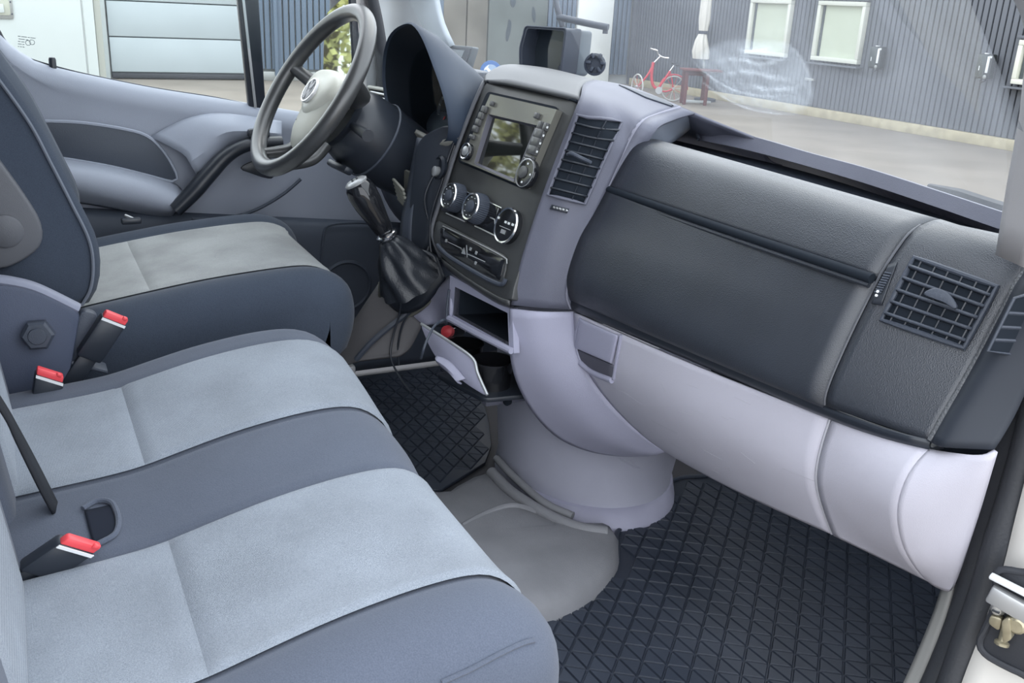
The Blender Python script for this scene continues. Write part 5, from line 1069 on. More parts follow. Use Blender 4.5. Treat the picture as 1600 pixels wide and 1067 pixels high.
# sloping support from the lever console to the floor
su = loft('console_brace', [[X(592, 444, -0.34), X(555, 500, -0.36), X(512, 562, -0.38)], [X(612, 466, -0.31), X(575, 520, -0.32), X(530, 572, -0.34)], [X(640, 488, -0.28), X(600, 530, -0.29), X(552, 566, -0.31)], [X(660, 508, -0.26), X(640, 545, -0.26), X(620, 556, -0.26)]], mat('brace_grey', (0.115, 0.112, 0.118), 0.55, 0.4, bump=0.2, bscale=500), None, n=18, nv=12, th=0.008)
tag(su, 'grey sloping plastic brace below the gear lever', 'console brace')
tube('brace_edge', [X(652, 478, -0.27), X(612, 508, -0.28), X(580, 535, -0.29), X(556, 562, -0.30)], 0.006, M_DARKPL, su, seg=8)
box('floor_bracket', X(535, 573, -0.34), (0.06, 0.04, 0.02), M_SILVER, su, bev=0.005)
lathe('bracket_bolt', [(0.010, 0), (0.010, 0.008), (0.006, 0.010)], X(547, 580, -0.33), (0.3, -0.5, 0.8), M_SILVER, su, seg=6)
# ribbed vent grille below the column
fg = thing('floor_vent', X(605, 310, -0.36), 'pale ribbed footwell grille behind the gear knob', 'grille')
for k in range(6): box('rib', X(597 + k * 1.6, 288 + k * 6, -0.36) + Vector((0.012, 0.03, 0)), (0.05, 0.006, 0.006), mat('pale_rib', (0.24, 0.24, 0.21), 0.5), fg, bev=0.002, U=Vector((0.93, 0.1, -0.3)))
box('plate', X(606, 318, -0.36) + Vector((0.015, 0.045, 0)), (0.07, 0.01, 0.13), mat('grille_back', (0.13, 0.13, 0.115), 0.6), fg, bev=0.01)

# ================================================================== FLOOR MATS AND TUNNEL COVER
M_MAT = mat('rubber_mat', (0.030, 0.038, 0.056), 0.5, 0.45, bump=0.15, bscale=300, var=0.15, vscale=9)
def inside(p, poly):
    c = False; n = len(poly)
    for i in range(n):
        a, b = poly[i], poly[i - 1]
        if (a.y > p.y) != (b.y > p.y) and p.x < (b.x - a.x) * (p.y - a.y) / (b.y - a.y) + a.x: c = not c
    return c
def tread(name, poly, z, parent, s=0.046, h=0.0035, ang=0.0, cut=None):
    """triangular studs on a rubber mat, joined (hundreds of tiny ones)"""
    vs, fs = [], []; xs = [p.x for p in poly]; yz = [p.y for p in poly]; hh = s * 0.60
    U = Vector((math.cos(ang), math.sin(ang), 0)); Vv = Vector((-math.sin(ang), math.cos(ang), 0)); c0 = Vector((sum(xs) / len(xs), sum(yz) / len(yz), z))
    R = int(1.3 / hh)
    for j in range(-R, R):
        for i in range(-R, R):
            for fl in (0, 1):
                o = c0 + U * (i * s + (j % 2) * s / 2 + (s / 2 if fl else 0)) + Vv * (j * hh)
                tri = [o, o + U * s, o + U * (s / 2) + Vv * hh] if not fl else [o + Vv * hh, o + U * (s / 2), o + U * s + Vv * hh]
                if fl: tri = [o + Vv * hh, o + U * (s / 2) , o + U * s + Vv * hh]
                c = (tri[0] + tri[1] + tri[2]) / 3
                if not all(inside(t, poly) for t in tri): continue
                k = len(vs)
                vs += [c + (t - c) * 0.93 for t in tri] + [c + (t - c) * 0.80 + UP * h for t in tri]
                fs += [(k, k + 1, k + 4, k + 3), (k + 1, k + 2, k + 5, k + 4), (k + 2, k, k + 3, k + 5), (k + 3, k + 4, k + 5)]
    o = obj(name, vs, fs, M_MAT, parent, False); o['kind'] = 'stuff'; return o
def zf(px, py, z=0.0): return at(px, py, 'Z', z)
pm = [Vector((0.83, 0.30, 0)), Vector((0.83, 1.335, 0)), Vector((0.10, 1.335, 0)), zf(1104, 745), zf(1050, 752), zf(1010, 795), zf(965, 832), zf(962, 880), zf(900, 925), zf(832, 952), Vector((0.22, 0.30, 0))]
mt = prism('floor_mat', pm, (0, 0, -0.008), M_MAT, bev=0.002); tag(mt, 'black rubber floor mat with triangular studs in the passenger footwell', 'floor mat')
tread('tread', [p for p in pm], 0.0, mt, s=0.048, ang=math.radians(4))
tube('mat_edge', [p + UP * 0.003 for p in (zf(1130, 742), zf(1104, 745), zf(1050, 753), zf(1010, 796), zf(965, 833), zf(962, 880), zf(900, 926), zf(832, 953))], 0.005, M_MAT, mt, seg=8)
dm = [zf(530, 570), zf(640, 548), zf(760, 600), zf(768, 690), zf(765, 708), zf(690, 764), zf(650, 740), Vector((-0.75, 0.45, 0)), Vector((-0.80, 0.9, 0))]
dm = [Vector((-0.80, 0.35, 0)), Vector((-0.80, 1.22, 0)), Vector((-0.30, 1.22, 0)), zf(752, 610), zf(764, 660), zf(768, 695), zf(758, 722), zf(690, 764), Vector((-0.23, 0.40, 0))]
mt2 = prism('floor_mat', dm, (0, 0, -0.008), M_MAT, bev=0.002); tag(mt2, 'dark rubber floor mat in the driver footwell under the console', 'floor mat')
tread('tread', dm, 0.0, mt2, s=0.048, ang=math.radians(4))
M_TUN = mat('brown_grey_tunnel_plastic', (0.225, 0.228, 0.245), 0.6, 0.35, bump=0.35, bscale=500, var=0.14, vscale=10)
tn = thing('tunnel_cover', (0.05, 0.6, 0.0), 'brown grey moulded floor tunnel cover in front of the bench', 'tunnel cover')
TH = 0.035
to = crs([zf(762, 735, TH), zf(790, 760, TH), zf(840, 795, TH), zf(900, 815, TH), zf(955, 815, TH), zf(962, 838, TH), zf(958, 868, TH), zf(920, 912, TH), zf(860, 942, TH), zf(825, 948, TH), Vector((0.30, 0.42, TH)), Vector((0.22, 0.25, TH)), Vector((-0.10, 0.25, TH)), Vector((-0.18, 0.50, TH)), zf(690, 765, TH), zf(722, 752, TH)], 70, True)
tc_ = sum(to, Vector()) / 70
def ts(s, z): return [Vector((tc_.x + (p.x - tc_.x) * s, tc_.y + (p.y - tc_.y) * s, z)) for p in to]
ringloft('cover', [ts(1.03, -0.006), ts(1.02, 0.010), ts(0.99, 0.026), ts(0.95, 0.034), ts(0.80, 0.038), ts(0.4, 0.042)], M_TUN, tn, angle=70)
tube('raised_lip', [zf(768, 738, 0.036), zf(800, 770, 0.036), zf(850, 802, 0.036), zf(900, 824, 0.034), zf(948, 832, 0.030)], 0.012, M_TUN, tn, seg=12)
tube('raised_lip', [zf(776, 716, 0.05), zf(800, 742, 0.05), zf(850, 785, 0.046), zf(895, 806, 0.042)], 0.008, M_TUN, tn, seg=10)
tube('step_edge', [zf(722, 822, 0.038), zf(760, 802, 0.038), zf(800, 790, 0.038), zf(840, 800, 0.036)], 0.006, M_TUN, tn, seg=8)
# ================================================================== SEATS
def smooth(t): t = max(0, min(1, t)); return t * t * (3 - 2 * t)
def pw(tab, v):
    if v <= tab[0][0]: return tab[0][1]
    for (a, fa), (b, fb) in zip(tab, tab[1:]):
        if v <= b: return fa + (fb - fa) * smooth((v - a) / (b - a)) if False else fa + (fb - fa) * (v - a) / (b - a)
    return tab[-1][1]
# cushion as a path: (Y, Z) profile from rear to front edge and down; seat surface height varies across X
def cushion_pt(x, s, prof, xl, xr, edge, bulge, lift=0.0):
    """prof: list of (Y,Z); s in 0..1 along it; x across"""
    p = prof[int(round(s * (len(prof) - 1)))]
    y, z = p
    d = min(x - xl, xr - x); r = edge
    if d < r:
        k = 1 - max(0, d) / r; drop = r * (1 - math.sqrt(max(0, 1 - k * k)))
    else: drop = 0
    return y, z, drop
def make_prof(pts, n=48): return [(p.x, p.y) for p in crs([Vector((a, b, 0)) for a, b in pts], n)]
def cushion(name, parent, xl, xr, pts, zx, m, base_z, edge=0.05, nx=48, ins=0.0, xr_in=None, s0=0.0, s1=1.0, up=0.0, gap=None):
    P = make_prof(pts); N = len(P); rows = []
    for i in range(N):
        s = i / (N - 1)
        if s < s0 - 1e-6 or s > s1 + 1e-6: continue
        a = P[max(i - 1, 0)]; b = P[min(i + 1, N - 1)]; ty, tz = b[0] - a[0], b[1] - a[1]; L = math.hypot(ty, tz) or 1; ny, nz = -tz / L, ty / L
        row = []
        for j in range(nx + 1):
            u = j / nx; x = xl + (xr - xl) * u
            y, z = P[i]; z += zx(x) * (1 if s < 0.8 else 1)
            row.append((x, y, z, ny, nz))
        rows.append(row)
    return rows
def seat_surface(name, parent, xa, xb, pts, zx, m, full=None, nx=40, off=0.0, i0=0, i1=None, th=0.0, edge=0.05, skirt=None, seam=None):
    P = make_prof(pts, 56); N = len(P); i1 = N - 1 if i1 is None else i1
    fl, fr = full if full else (xa, xb); rows = []
    for i in range(i0, i1 + 1):
        a = P[max(i - 1, 0)]; b = P[min(i + 1, N - 1)]; ty, tz = b[0] - a[0], b[1] - a[1]; L = math.hypot(ty, tz) or 1; ny, nz = -tz / L, ty / L; row = []
        for j in range(nx + 1):
            x = xa + (xb - xa) * j / nx; d = min(x - fl, fr - x); k = max(0.0, 1 - max(0, d) / edge); drop = edge * (1 - math.sqrt(max(0, 1 - k * k)))
            o = off - drop + zx(x)
            if seam:
                for sx, dep, wid in seam: o -= dep * math.exp(-((x - sx) / wid) ** 2)
            e = min(i - i0, i1 - i, j, nx - j)
            if off and e == 0: o -= off - 0.0006
            row.append(Vector((x, P[i][0] + ny * o, P[i][1] + nz * o)))
        rows.append(row)
    if skirt is not None:
        rows = [[Vector((v.x, v.y, skirt)) for v in rows[0]]] + rows + [[Vector((v.x, v.y - 0.01, skirt)) for v in rows[-1]]]
        rows = [[Vector((r[0].x, r[0].y, skirt))] + r + [Vector((r[-1].x, r[-1].y, skirt))] for r in rows]
    vs, fs = gridmesh(rows); return obj(name, vs, fs, m, parent, True, angle=75)

# ---- passenger double bench
be = thing('passenger_bench', (0.37, 0.1, 0.0), 'two place grey cloth passenger bench with darker bolsters', 'bench seat')
BP = [(-0.16, 0.330), (-0.09, 0.336), (0.00, 0.343), (0.05, 0.350), (0.11, 0.365), (0.16, 0.377), (0.21, 0.386), (0.26, 0.392), (0.305, 0.393), (0.335, 0.386), (0.360, 0.366), (0.372, 0.340), (0.375, 0.300), (0.368, 0.250)]
def bzx(x): return 0.030 * (1 - smooth((x + 0.05) / 0.55)) + 0.010 * math.exp(-((x - 0.74) / 0.05) ** 2) + 0.006 * math.exp(-((x - 0.35) / 0.07) ** 2)
BXL, BXR = -0.085, 0.815
seams = [(0.02, 0.004, 0.006), (0.265, 0.004, 0.006), (0.44, 0.004, 0.006), (0.70, 0.004, 0.006)]
bcu = seat_surface('cushion', be, BXL, BXR, BP, bzx, M_FABD, nx=100, skirt=0.14, edge=0.055, seam=seams)
def ncut(y, pts): 
    P = make_prof(pts, 56); return min(range(56), key=lambda i: abs(P[i][0] - y) + (100 if i > 40 else 0))
cut = ncut(0.055, BP); endp = 50
for xa, xb in ((0.022, 0.263), (0.442, 0.698)):
    seat_surface('light_panel', be, xa, xb, BP, bzx, M_FABL, full=(BXL, BXR), nx=40, off=0.0045, i0=0, i1=cut, edge=0.055)
    seat_surface('light_panel', be, xa, xb, BP, bzx, M_FABL, full=(BXL, BXR), nx=40, off=0.0055, i0=cut, i1=endp, edge=0.055)
# dark patch painting the shaded hollow for the belt buckle between the two places
bpk = patch('buckle_pocket_shade', [(132, 800), (178, 790), (182, 838), (146, 852)], [bcu], 0.002, mat('pocket_shade', (0.020, 0.024, 0.036), 0.95, 0.1), be, th=0.001)
tube('pocket_rim', [snap(*p, [bcu], 0.003) for p in ((130, 798), (152, 786), (174, 788), (184, 805), (186, 822), (180, 838), (160, 850), (146, 856))], 0.0035, M_FABD, be, seg=8)
tube('valance_seam', [snap(*p, [bcu], 0.001) for p in ((690, 1066), (735, 1046), (780, 1022), (815, 1006), (834, 1001))], 0.0025, M_FABD, be, seg=6)
box('seat_base', (0.37, 0.08, 0.075), (0.82, 0.50, 0.15), M_DARKPL, be, bev=0.02)
# front valance piece with rounded corner
# backrests: leaning slabs with light centre panels
def backrest(parent, name, xa, xb, y0, z0, z1, lean, th, m, edge=0.05, nx=30, nz=30, top=0.06, bul=0.02):
    rows = []
    for i in range(nz + 1):
        z = z0 + (z1 - z0) * i / nz; t = i / nz; row = []
        for j in range(nx + 1):
            x = xa + (xb - xa) * j / nx; d = min(x - xa, xb - x); k = max(0, 1 - d / edge); drop = edge * (1 - math.sqrt(max(0, 1 - k * k)))
            dt = (z1 - z); k2 = max(0, 1 - dt / top); drop += top * (1 - math.sqrt(max(0, 1 - k2 * k2)))
            y = y0 - lean * (z - z0) - drop + bul * math.sin(math.pi * min(1, t * 1.2)) * 0.5
            row.append(Vector((x, y, z)))
        rows.append(row)
    back = [[Vector((v.x, y0 - lean * (v.z - z0) - th, v.z)) for v in r] for r in rows]
    full = [[b[0]] + r + [b[-1]] for r, b in zip(rows, back)]
    vs, fs = gridmesh(full); nf = len(vs); nc = len(full[0])
    bs = []
    for i in range(nz + 1): bs.append(((i) * nc, i * nc + nc - 1))
    for i in range(nz): fs.append((bs[i][0], bs[i + 1][0], bs[i + 1][1], bs[i][1]))
    fs.append(tuple(range(nz * nc, nz * nc + nc))); fs.append(tuple(range(0, nc)))
    return obj(name, vs, fs, m, parent, True, angle=75)
def back_panel(parent, xa, xb, y0, z0, za, zb, lean, off, m, zt, nx=16, nz=24, bul=0.02):
    rows = []
    for i in range(nz + 1):
        z = za + (zb - za) * i / nz; t = (z - z0) / (zt - z0); row = []
        for j in range(nx + 1):
            x = xa + (xb - xa) * j / nx; e = min(i, nz - i, j, nx - j)
            row.append(Vector((x, y0 - lean * (z - z0) + bul * math.sin(math.pi * min(1, t * 1.2)) * 0.5 + (off if e else -0.002), z)))
        rows.append(row)
    vs, fs = gridmesh(rows); return obj('light_panel', vs, fs, m, parent, True, angle=75)
LEAN = 0.16
for xa, xb, pa, pb in ((-0.085, 0.355, 0.02, 0.265), (0.362, 0.815, 0.44, 0.70)):
    backrest(be, 'backrest', xa, xb, -0.095, 0.29, 0.98, LEAN, 0.10, M_FABD)
    back_panel(be, pa, pb, -0.095, 0.29, 0.31, 0.90, LEAN, 0.004, M_FABL, 0.98)
    box('headrest', ((xa + xb) / 2, -0.095 - LEAN * 0.80 - 0.04, 1.10), (0.26, 0.09, 0.17), M_FABD, be, bev=0.035, seg=4)
    for dx in (-0.06, 0.06): tube('headrest_post', [((xa + xb) / 2 + dx, -0.095 - LEAN * 0.7 - 0.05, 0.95), ((xa + xb) / 2 + dx, -0.095 - LEAN * 0.8 - 0.045, 1.05)], 0.007, M_CHROME, be, seg=10, n=4)
# plastic side trim between bench and driver seat with its release knob
tr2 = prism('side_trim', rounded([X(14, 436, -0.125), X(60, 445, -0.125), X(125, 476, -0.125), X(118, 520, -0.125), X(112, 560, -0.125), X(95, 620, -0.125), X(40, 690, -0.125), X(-60, 690, -0.125), X(-60, 436, -0.125)], 0.02), (0.03, 0, 0), mat('side_trim_slate', (0.066, 0.080, 0.122), 0.5, 0.35, bump=0.2, bscale=700), be, bev=0.008)
tube('trim_edge', [X(-20, 436, -0.11), X(20, 441, -0.11), X(60, 452, -0.11), X(122, 482, -0.11)], 0.014, mat('trim_edge_pale', (0.21, 0.225, 0.29), 0.5), be, seg=12, flat=0.6)
kn2 = X(60, 521, -0.09); kb_ = lathe('release_knob', [(0.024, 0), (0.024, 0.016), (0.020, 0.020), (0, 0.021)], kn2, (1, -0.1, 0.1), M_DARKPL, be, seg=6, angle=30)
lathe('knob_disc', [(0.013, 0.0205), (0.012, 0.023), (0, 0.0235)], kn2, (1, -0.1, 0.1), M_DARKPL, kb_, seg=24)
box('trim_foot', X(75, 640, -0.07), (0.05, 0.12, 0.05), M_BLACK, be, bev=0.01)

# ---- belt buckles
def buckle(px0, px1, x, d, label, h=0.085, w=0.042, body=M_BLACK):
    a, b = X(*px0, x), X(*px1, x); c = (a + b) / 2; U = (b - a).normalized(); Dn = Vector(d).normalized(); Wd = U.cross(Dn).normalized()
    if Wd.x < 0: Wd = -Wd
    w = (a - b).length; t = thing('seat_belt_buckle', c + Dn * h, label, 'belt buckle', 'seat belt buckles')
    box('housing', c + Dn * (h / 2 + 0.002), (w, h, 0.028), body, t, bev=0.005, U=U, V=Dn)
    box('release_button', c - Dn * 0.001 + Wd * 0.004, (w * 0.92, 0.012, 0.016), M_RED, t, bev=0.003, U=U, V=Dn)
    box('button_edge', c + Dn * 0.006 + Wd * 0.0138, (w * 0.94, 0.004, 0.002), M_WHITE, t, U=U, V=Dn)
    box('button_ridge', c - Dn * 0.0065 + Wd * 0.010 + U * w * 0.3, (w * 0.18, 0.006, 0.008), M_RED, t, bev=0.002, U=U, V=Dn)
    box('stalk', c + Dn * (h + 0.03), (w * 0.7, 0.07, 0.012), M_BLACK, t, bev=0.003, U=U, V=Dn)
    return t
buckle((160, 488), (198, 503), -0.10, (0, -0.58, -0.81), 'upper red topped seat belt buckle beside the driver seat cushion', h=0.075)
hol = thing('buckle_holder', X(130, 545, -0.12), 'charcoal plastic buckle holder between driver seat and bench', 'buckle holder')
prism('holder_wall', rounded([X(126, 478, -0.13), X(150, 484, -0.13), X(152, 500, -0.13), X(124, 562, -0.13), X(98, 556, -0.13), X(112, 510, -0.13)], 0.01), (0.022, 0, 0), M_DARKPL, hol, bev=0.004)
box('holder_foot', X(130, 566, -0.12), (0.04, 0.075, 0.008), M_DARKPL, hol, bev=0.004, U=Vector((1, 0, 0)), V=Vector((0, 0.9, -0.42)))
buckle((55, 577), (100, 591), -0.035, (0, -0.22, -0.97), 'middle seat belt buckle with red button at the bench left edge', h=0.07)
buckle((95, 838), (152, 855), 0.435, (0, -0.86, -0.5), 'red topped seat belt buckle tucked between the two bench places', h=0.05)

# ---- belt strap over the middle backrest
st = loft('belt_strap', [[X(-30, 605, 0.27), X(0, 655, 0.268), X(22, 692, 0.266), X(48, 740, 0.266), X(78, 797, 0.268)], [X(-30, 570, 0.275), X(0, 622, 0.273), X(18, 655, 0.27), X(38, 700, 0.268), X(62, 762, 0.268)]], M_RUBBER, None, n=20, nv=3, th=0.003)
bpy.data.objects.remove(st)
st = loft('seat_belt', [[sh(X(x, y, 0.30), 0, 0.012) for x, y in ((-40, 590), (-8, 640), (8, 668), (34, 715), (60, 765), (76, 797))], [sh(X(x, y, 0.33), 0, 0.012) for x, y in ((-40, 610), (-8, 660), (5, 688), (28, 735), (52, 782), (66, 806))]], mat('black_webbing', (0.015, 0.017, 0.022), 0.6, 0.3, bump=0.3, bscale=900), None, n=24, nv=3, th=0.003)
tag(st, 'black seat belt strap running down between the bench backrests', 'seat belt')

# ---- driver seat
M_FABD2 = weave_mat('driver_cloth_shaded', (0.040, 0.052, 0.074), (0.058, 0.072, 0.100), cloud=0.08, wave=False)  # same cloth as the bench, darkened to paint its dimmer light
ds = thing('driver_seat', (-0.45, 0.15, 0.0), 'grey cloth driver seat with dark bolsters behind the steering wheel', 'seat')
DP = [(-0.06, 0.40), (0.02, 0.415), (0.08, 0.425), (0.15, 0.436), (0.22, 0.446), (0.29, 0.453), (0.36, 0.458), (0.41, 0.458), (0.445, 0.447), (0.470, 0.425), (0.480, 0.39), (0.478, 0.35), (0.465, 0.31)]
DXL, DXR = -0.715, -0.185
def dzx(x): return 0.022 * math.exp(-((x + 0.685) / 0.05) ** 2) + 0.012 * math.exp(-((x + 0.215) / 0.05) ** 2)
seat_surface('cushion', ds, DXL, DXR, DP, dzx, M_FABD2, nx=60, skirt=0.30, edge=0.06, seam=[(-0.635, 0.004, 0.006), (-0.275, 0.004, 0.006)])
M_FABL2 = weave_mat('worn_light_seat_cloth', (0.26, 0.275, 0.285), (0.44, 0.455, 0.455), cloud=0.25)
dcut = ncut(0.13, DP)
seat_surface('light_panel', ds, -0.633, -0.277, DP, dzx, M_FABL2, full=(DXL, DXR), nx=40, off=0.0045, i0=0, i1=dcut, edge=0.06)
seat_surface('light_panel', ds, -0.633, -0.277, DP, dzx, M_FABL2, full=(DXL, DXR), nx=40, off=0.0055, i0=dcut, i1=44, edge=0.06)
# backrest with curved side outline
bpf = [X(px, py, -0.235) for px, py in ((139, 474), (153, 448), (157, 410), (150, 370), (124, 316), (92, 253), (58, 189), (0, 108), (-60, 30))]
bkf = [(p.y, p.z) for p in bpf] + [(-0.20, 1.02), (-0.27, 1.06)]
secs = []
for (y, z) in bkf:
    w2 = 0.245 if z < 1.0 else 0.245 - (z - 1.0) * 0.5; cx = -0.475; d = 0.17
    o_ = [Vector((cx + w2, y - 0.015, z)), Vector((cx + w2 * 0.97, y, z)), Vector((cx + w2 * 0.8, y - 0.006, z)), Vector((cx + w2 * 0.6, y - 0.03, z)), Vector((cx, y - 0.035, z)), Vector((cx - w2 * 0.6, y - 0.03, z)), Vector((cx - w2 * 0.8, y - 0.006, z)), Vector((cx - w2 * 0.97, y, z)), Vector((cx - w2, y - 0.015, z)), Vector((cx - w2, y - d, z)), Vector((cx, y - d - 0.02, z)), Vector((cx + w2, y - d, z))]
    secs.append(crs(o_, 48, True))
cols = [crs([s[j] for s in secs], 30) for j in range(48)]
ringloft('backrest', [[cols[j][i] for j in range(48)] for i in range(30)], M_FABD2, ds, angle=75)
tube('backrest_piping', [sh(p, 0.008, -0.012, 0.0) for p in bpf], 0.0028, mat('piping_grey', (0.16, 0.18, 0.22), 0.8), ds, seg=6)
box('headrest', (-0.475, -0.30, 1.17), (0.27, 0.10, 0.18), M_FABD2, ds, bev=0.04, seg=4)
for dx in (-0.06, 0.06): tube('headrest_post', [(-0.475 + dx, -0.27, 1.0), (-0.475 + dx, -0.29, 1.12)], 0.007, M_CHROME, ds, seg=10, n=4)
# recliner cover with round pivot
rc = crs([X(*p, -0.222) for p in ((-60, 200), (-20, 225), (10, 262), (45, 312), (62, 342), (66, 365), (58, 385), (30, 405), (0, 415), (-40, 410), (-70, 330))], 44, True)
rcv = prism('recliner_cover', rc, (0.022, 0, 0), mat('cover_grey', (0.115, 0.12, 0.135), 0.5, 0.4, bump=0.2, bscale=700), ds, bev=0.008, seg=3)
lathe('pivot_disc', [(0.026, 0.0), (0.026, 0.004), (0.023, 0.006), (0, 0.0065)], X(8, 361, -0.20), (1, 0, 0), MATS['cover_grey'], rcv, seg=32)
# plastic base sides, pale rail
loft('base_skirt', [[X(x, y, -0.20) for x, y in ((170, 545), (230, 525), (320, 508), (420, 492), (492, 484))], [X(x, y, -0.19) for x, y in ((160, 575), (225, 545), (320, 530), (420, 512), (494, 505))], [Vector((-0.19, y, 0.25)) for y in (-0.05, 0.1, 0.2, 0.3, 0.42)]], mat('base_lilac', (0.16, 0.165, 0.22), 0.5, 0.35), ds, n=20, nv=10, th=0.006)
box('seat_box', (-0.45, 0.16, 0.15), (0.48, 0.50, 0.30), M_DARKPL, ds, bev=0.02)
tube('lap_anchor', [X(196, 337, -0.72), X(212, 344, -0.70)], 0.004, M_SILVER, ds, seg=8, n=4)
box('anchor_foot', X(205, 345, -0.70), (0.02, 0.04, 0.012), M_BLACK, ds, bev=0.003)

# ================================================================== LOOSE THINGS
# reversing camera monitor on the dash
MY = 1.03
mo = thing('dash_monitor', Y(870, 118, MY), 'black hooded monitor standing on the dashboard top', 'monitor')
mN = Vector((0.30, -0.95, 0.0)).normalized(); m0 = Y(860, 80, MY)
def mp(px, py, d=0.0): return onp(px, py, m0, mN) + mN * d
fr = [mp(831, 41), mp(895, 45), mp(886, 118), mp(822, 118), mp(822, 75)]
hood = rounded(fr, 0.008, 3); inn = [m0 + (p - m0) * 0.90 for p in hood]
k_ = len(hood)
ngrid_hole('hood', [p + mN * 0.02 for p in hood], [p + mN * 0.02 for p in inn], -mN * 0.05, M_DARKPL, mo)
prism('monitor_screen', [p - mN * 0.022 for p in inn], -mN * 0.004, mat('monitor_glass', (0.035, 0.045, 0.055), 0.08, 0.6), mo)
prism('monitor_body', rounded([p - mN * 0.028 for p in (mp(834, 44), mp(893, 47), mp(886, 120), mp(826, 118))], 0.01), -mN * 0.045, mat('monitor_case', (0.13, 0.155, 0.18), 0.45), mo, bev=0.008)
tube('hood_rim', [p + mN * 0.02 for p in hood], 0.0022, M_DARKPL, mo, seg=6, closed=True, spline=False)
tube('bracket_bar', [mp(862, 26, -0.02), mp(880, 31, -0.03), mp(902, 37, -0.045), mp(922, 42, -0.06)], 0.0075, M_DARKPL, mo, seg=10)
tube('bracket_arm', [mp(857, -8, -0.02), mp(861, 12, -0.02), mp(867, 42, -0.025)], 0.0065, M_DARKPL, mo, seg=10)
tube('bar_drop', [mp(918, 41, -0.06), mp(917, 52, -0.06)], 0.006, M_DARKPL, mo, seg=8, n=4)
lathe('swivel_wheel', [(0.020, -0.004), (0.024, 0.0), (0.024, 0.006), (0.019, 0.008), (0.019, 0.002)], mp(911, 101, -0.04), Vector((0.75, -0.65, 0.05)), M_DARKPL, mo, seg=24)
for a in range(6):
    an = a * math.pi / 3; u3, v3, w3 = frame(Vector((0.75, -0.65, 0.05)))
    box('wheel_lobe', mp(914, 98, -0.036) + (u3 * math.cos(an) + v3 * math.sin(an)) * 0.016, (0.012, 0.007, 0.012), M_DARKPL, mo, bev=0.002, U=(u3 * math.cos(an) + v3 * math.sin(an)), V=(v3 * math.cos(an) - u3 * math.sin(an)))
box('stand_foot', Vector((m0.x, MY + 0.03, 0.765)), (0.10, 0.08, 0.02), M_DARKPL, mo, bev=0.006)
tube('stand_stem', [Vector((m0.x, MY + 0.03, 0.77)), Vector((m0.x, MY + 0.035, 0.82))], 0.012, M_DARKPL, mo, seg=10, n=4)
# small boxy device behind the hood
dv0 = Y(722, 92, 0.98); dvN = Vector((0.28, -0.95, 0.1)).normalized()
def dv(px, py, d=0.0): return onp(px, py, dv0, dvN) + dvN * d
dvt = thing('dash_display', Y(722, 112, 0.98), 'small grey box display standing behind the instrument hood', 'display')
prism('case', rounded([dv(692, 69), dv(739, 73), dv(727, 112), dv(684, 112)], 0.006), -dvN * 0.022, mat('device_case', (0.10, 0.115, 0.13), 0.4), dvt, bev=0.003)
prism('bezel', rounded([dv(695, 72, 0.0), dv(736, 76, 0.0), dv(726, 108, 0.0), dv(690, 108, 0.0)], 0.004), dvN * 0.002, M_DARKPL, dvt)
prism('lcd', rounded([dv(704, 77, 0.002), dv(727, 79, 0.002), dv(723, 90, 0.002), dv(702, 88, 0.002)], 0.002), dvN * 0.001, mat('lcd_blue_grey', (0.10, 0.13, 0.16), 0.15, 0.6), dvt)
for k in range(3): box('key', dv(712 + k * 6, 97, 0.003), (0.008, 0.006, 0.003), M_DARKPL, dvt, bev=0.001, U=Vector((0.95, 0.28, 0)), V=Vector((0, 0.1, 0.99)))
box('device_foot', Vector((dv0.x, 1.02, 0.765)), (0.12, 0.05, 0.03), M_DARKPL, dvt, bev=0.005)

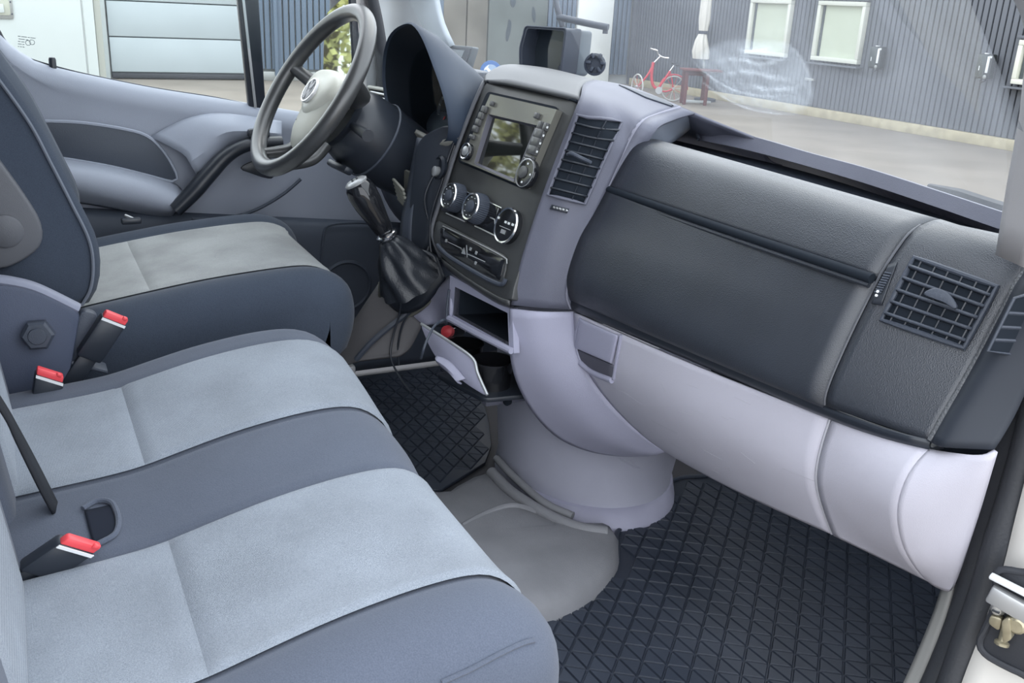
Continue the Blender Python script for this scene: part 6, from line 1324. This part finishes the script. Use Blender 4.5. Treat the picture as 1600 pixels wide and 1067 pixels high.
# cables
def cable(pts, label, r=0.0022, m=M_BLACK, n=60, **kw):
    o = tube('charging_cable', pts, r, m, None, seg=8, n=n); return tag(o, label, 'cable', 'thin cables hanging off the console')
cable([X(712, 188, -0.25), X(704, 225, -0.262), X(693, 252, -0.27), X(675, 278, -0.275), X(664, 305, -0.275), X(665, 325, -0.275), X(671, 355, -0.27), X(670, 385, -0.265), X(656, 410, -0.262), X(640, 430, -0.262), X(628, 455, -0.265), X(624, 490, -0.27), X(613, 530, -0.27), X(611, 560, -0.26), X(625, 590, -0.25), X(641, 611, -0.24)], 'long thin black cable dropping past the gear boot to the floor')
cable([X(716, 205, -0.245), X(700, 248, -0.252), X(690, 285, -0.252), X(678, 320, -0.256), X(672, 352, -0.258), X(674, 395, -0.25), X(688, 425, -0.235), X(690, 445, -0.232), X(668, 470, -0.25), X(648, 480, -0.262), X(630, 505, -0.265), X(622, 540, -0.268), X(623, 570, -0.268)], 'second thin cable running beside the console edge')
cable([cp(706, 452, 0.006), cp(704, 480, 0.008), cp(706, 505, 0.012), Y(694, 500, 0.60), Y(680, 508, 0.585), Y(670, 525, 0.565), Y(662, 545, 0.55), Y(658, 560, 0.55)], 'grey cable looping over the open cup holder drawer', r=0.0024, m=M_DARKPL)
# red tipped plug
pg = X(703, 518, -0.19); plug = thing('power_plug', pg, 'red ended power plug lying in the open drawer', 'plug')
ax = Vector((0.55, -0.7, 0.25)).normalized()
lathe('barrel', [(0.011, -0.045), (0.012, 0.0), (0.011, 0.004)], pg, ax, M_GLOSS, plug, seg=20)
lathe('red_end', [(0.0115, 0.002), (0.013, 0.008), (0.012, 0.016), (0.006, 0.020), (0, 0.0205)], pg, ax, M_RED, plug, seg=20)
lathe('metal_contact', [(0.006, -0.060), (0.008, -0.045)], pg, ax, M_CHROME, plug, seg=14)

# wiper blade resting at the foot of the windscreen
wb = tube('wiper_blade', [Y(1452, 292, 1.33), Y(1500, 306, 1.32), Y(1545, 321, 1.30), Y(1600, 338, 1.28)], [0.006, 0.012, 0.012, 0.012], M_RUBBER, None, seg=8)
tag(wb, 'black wiper blade lying at the foot of the windscreen by the right pillar', 'wiper')
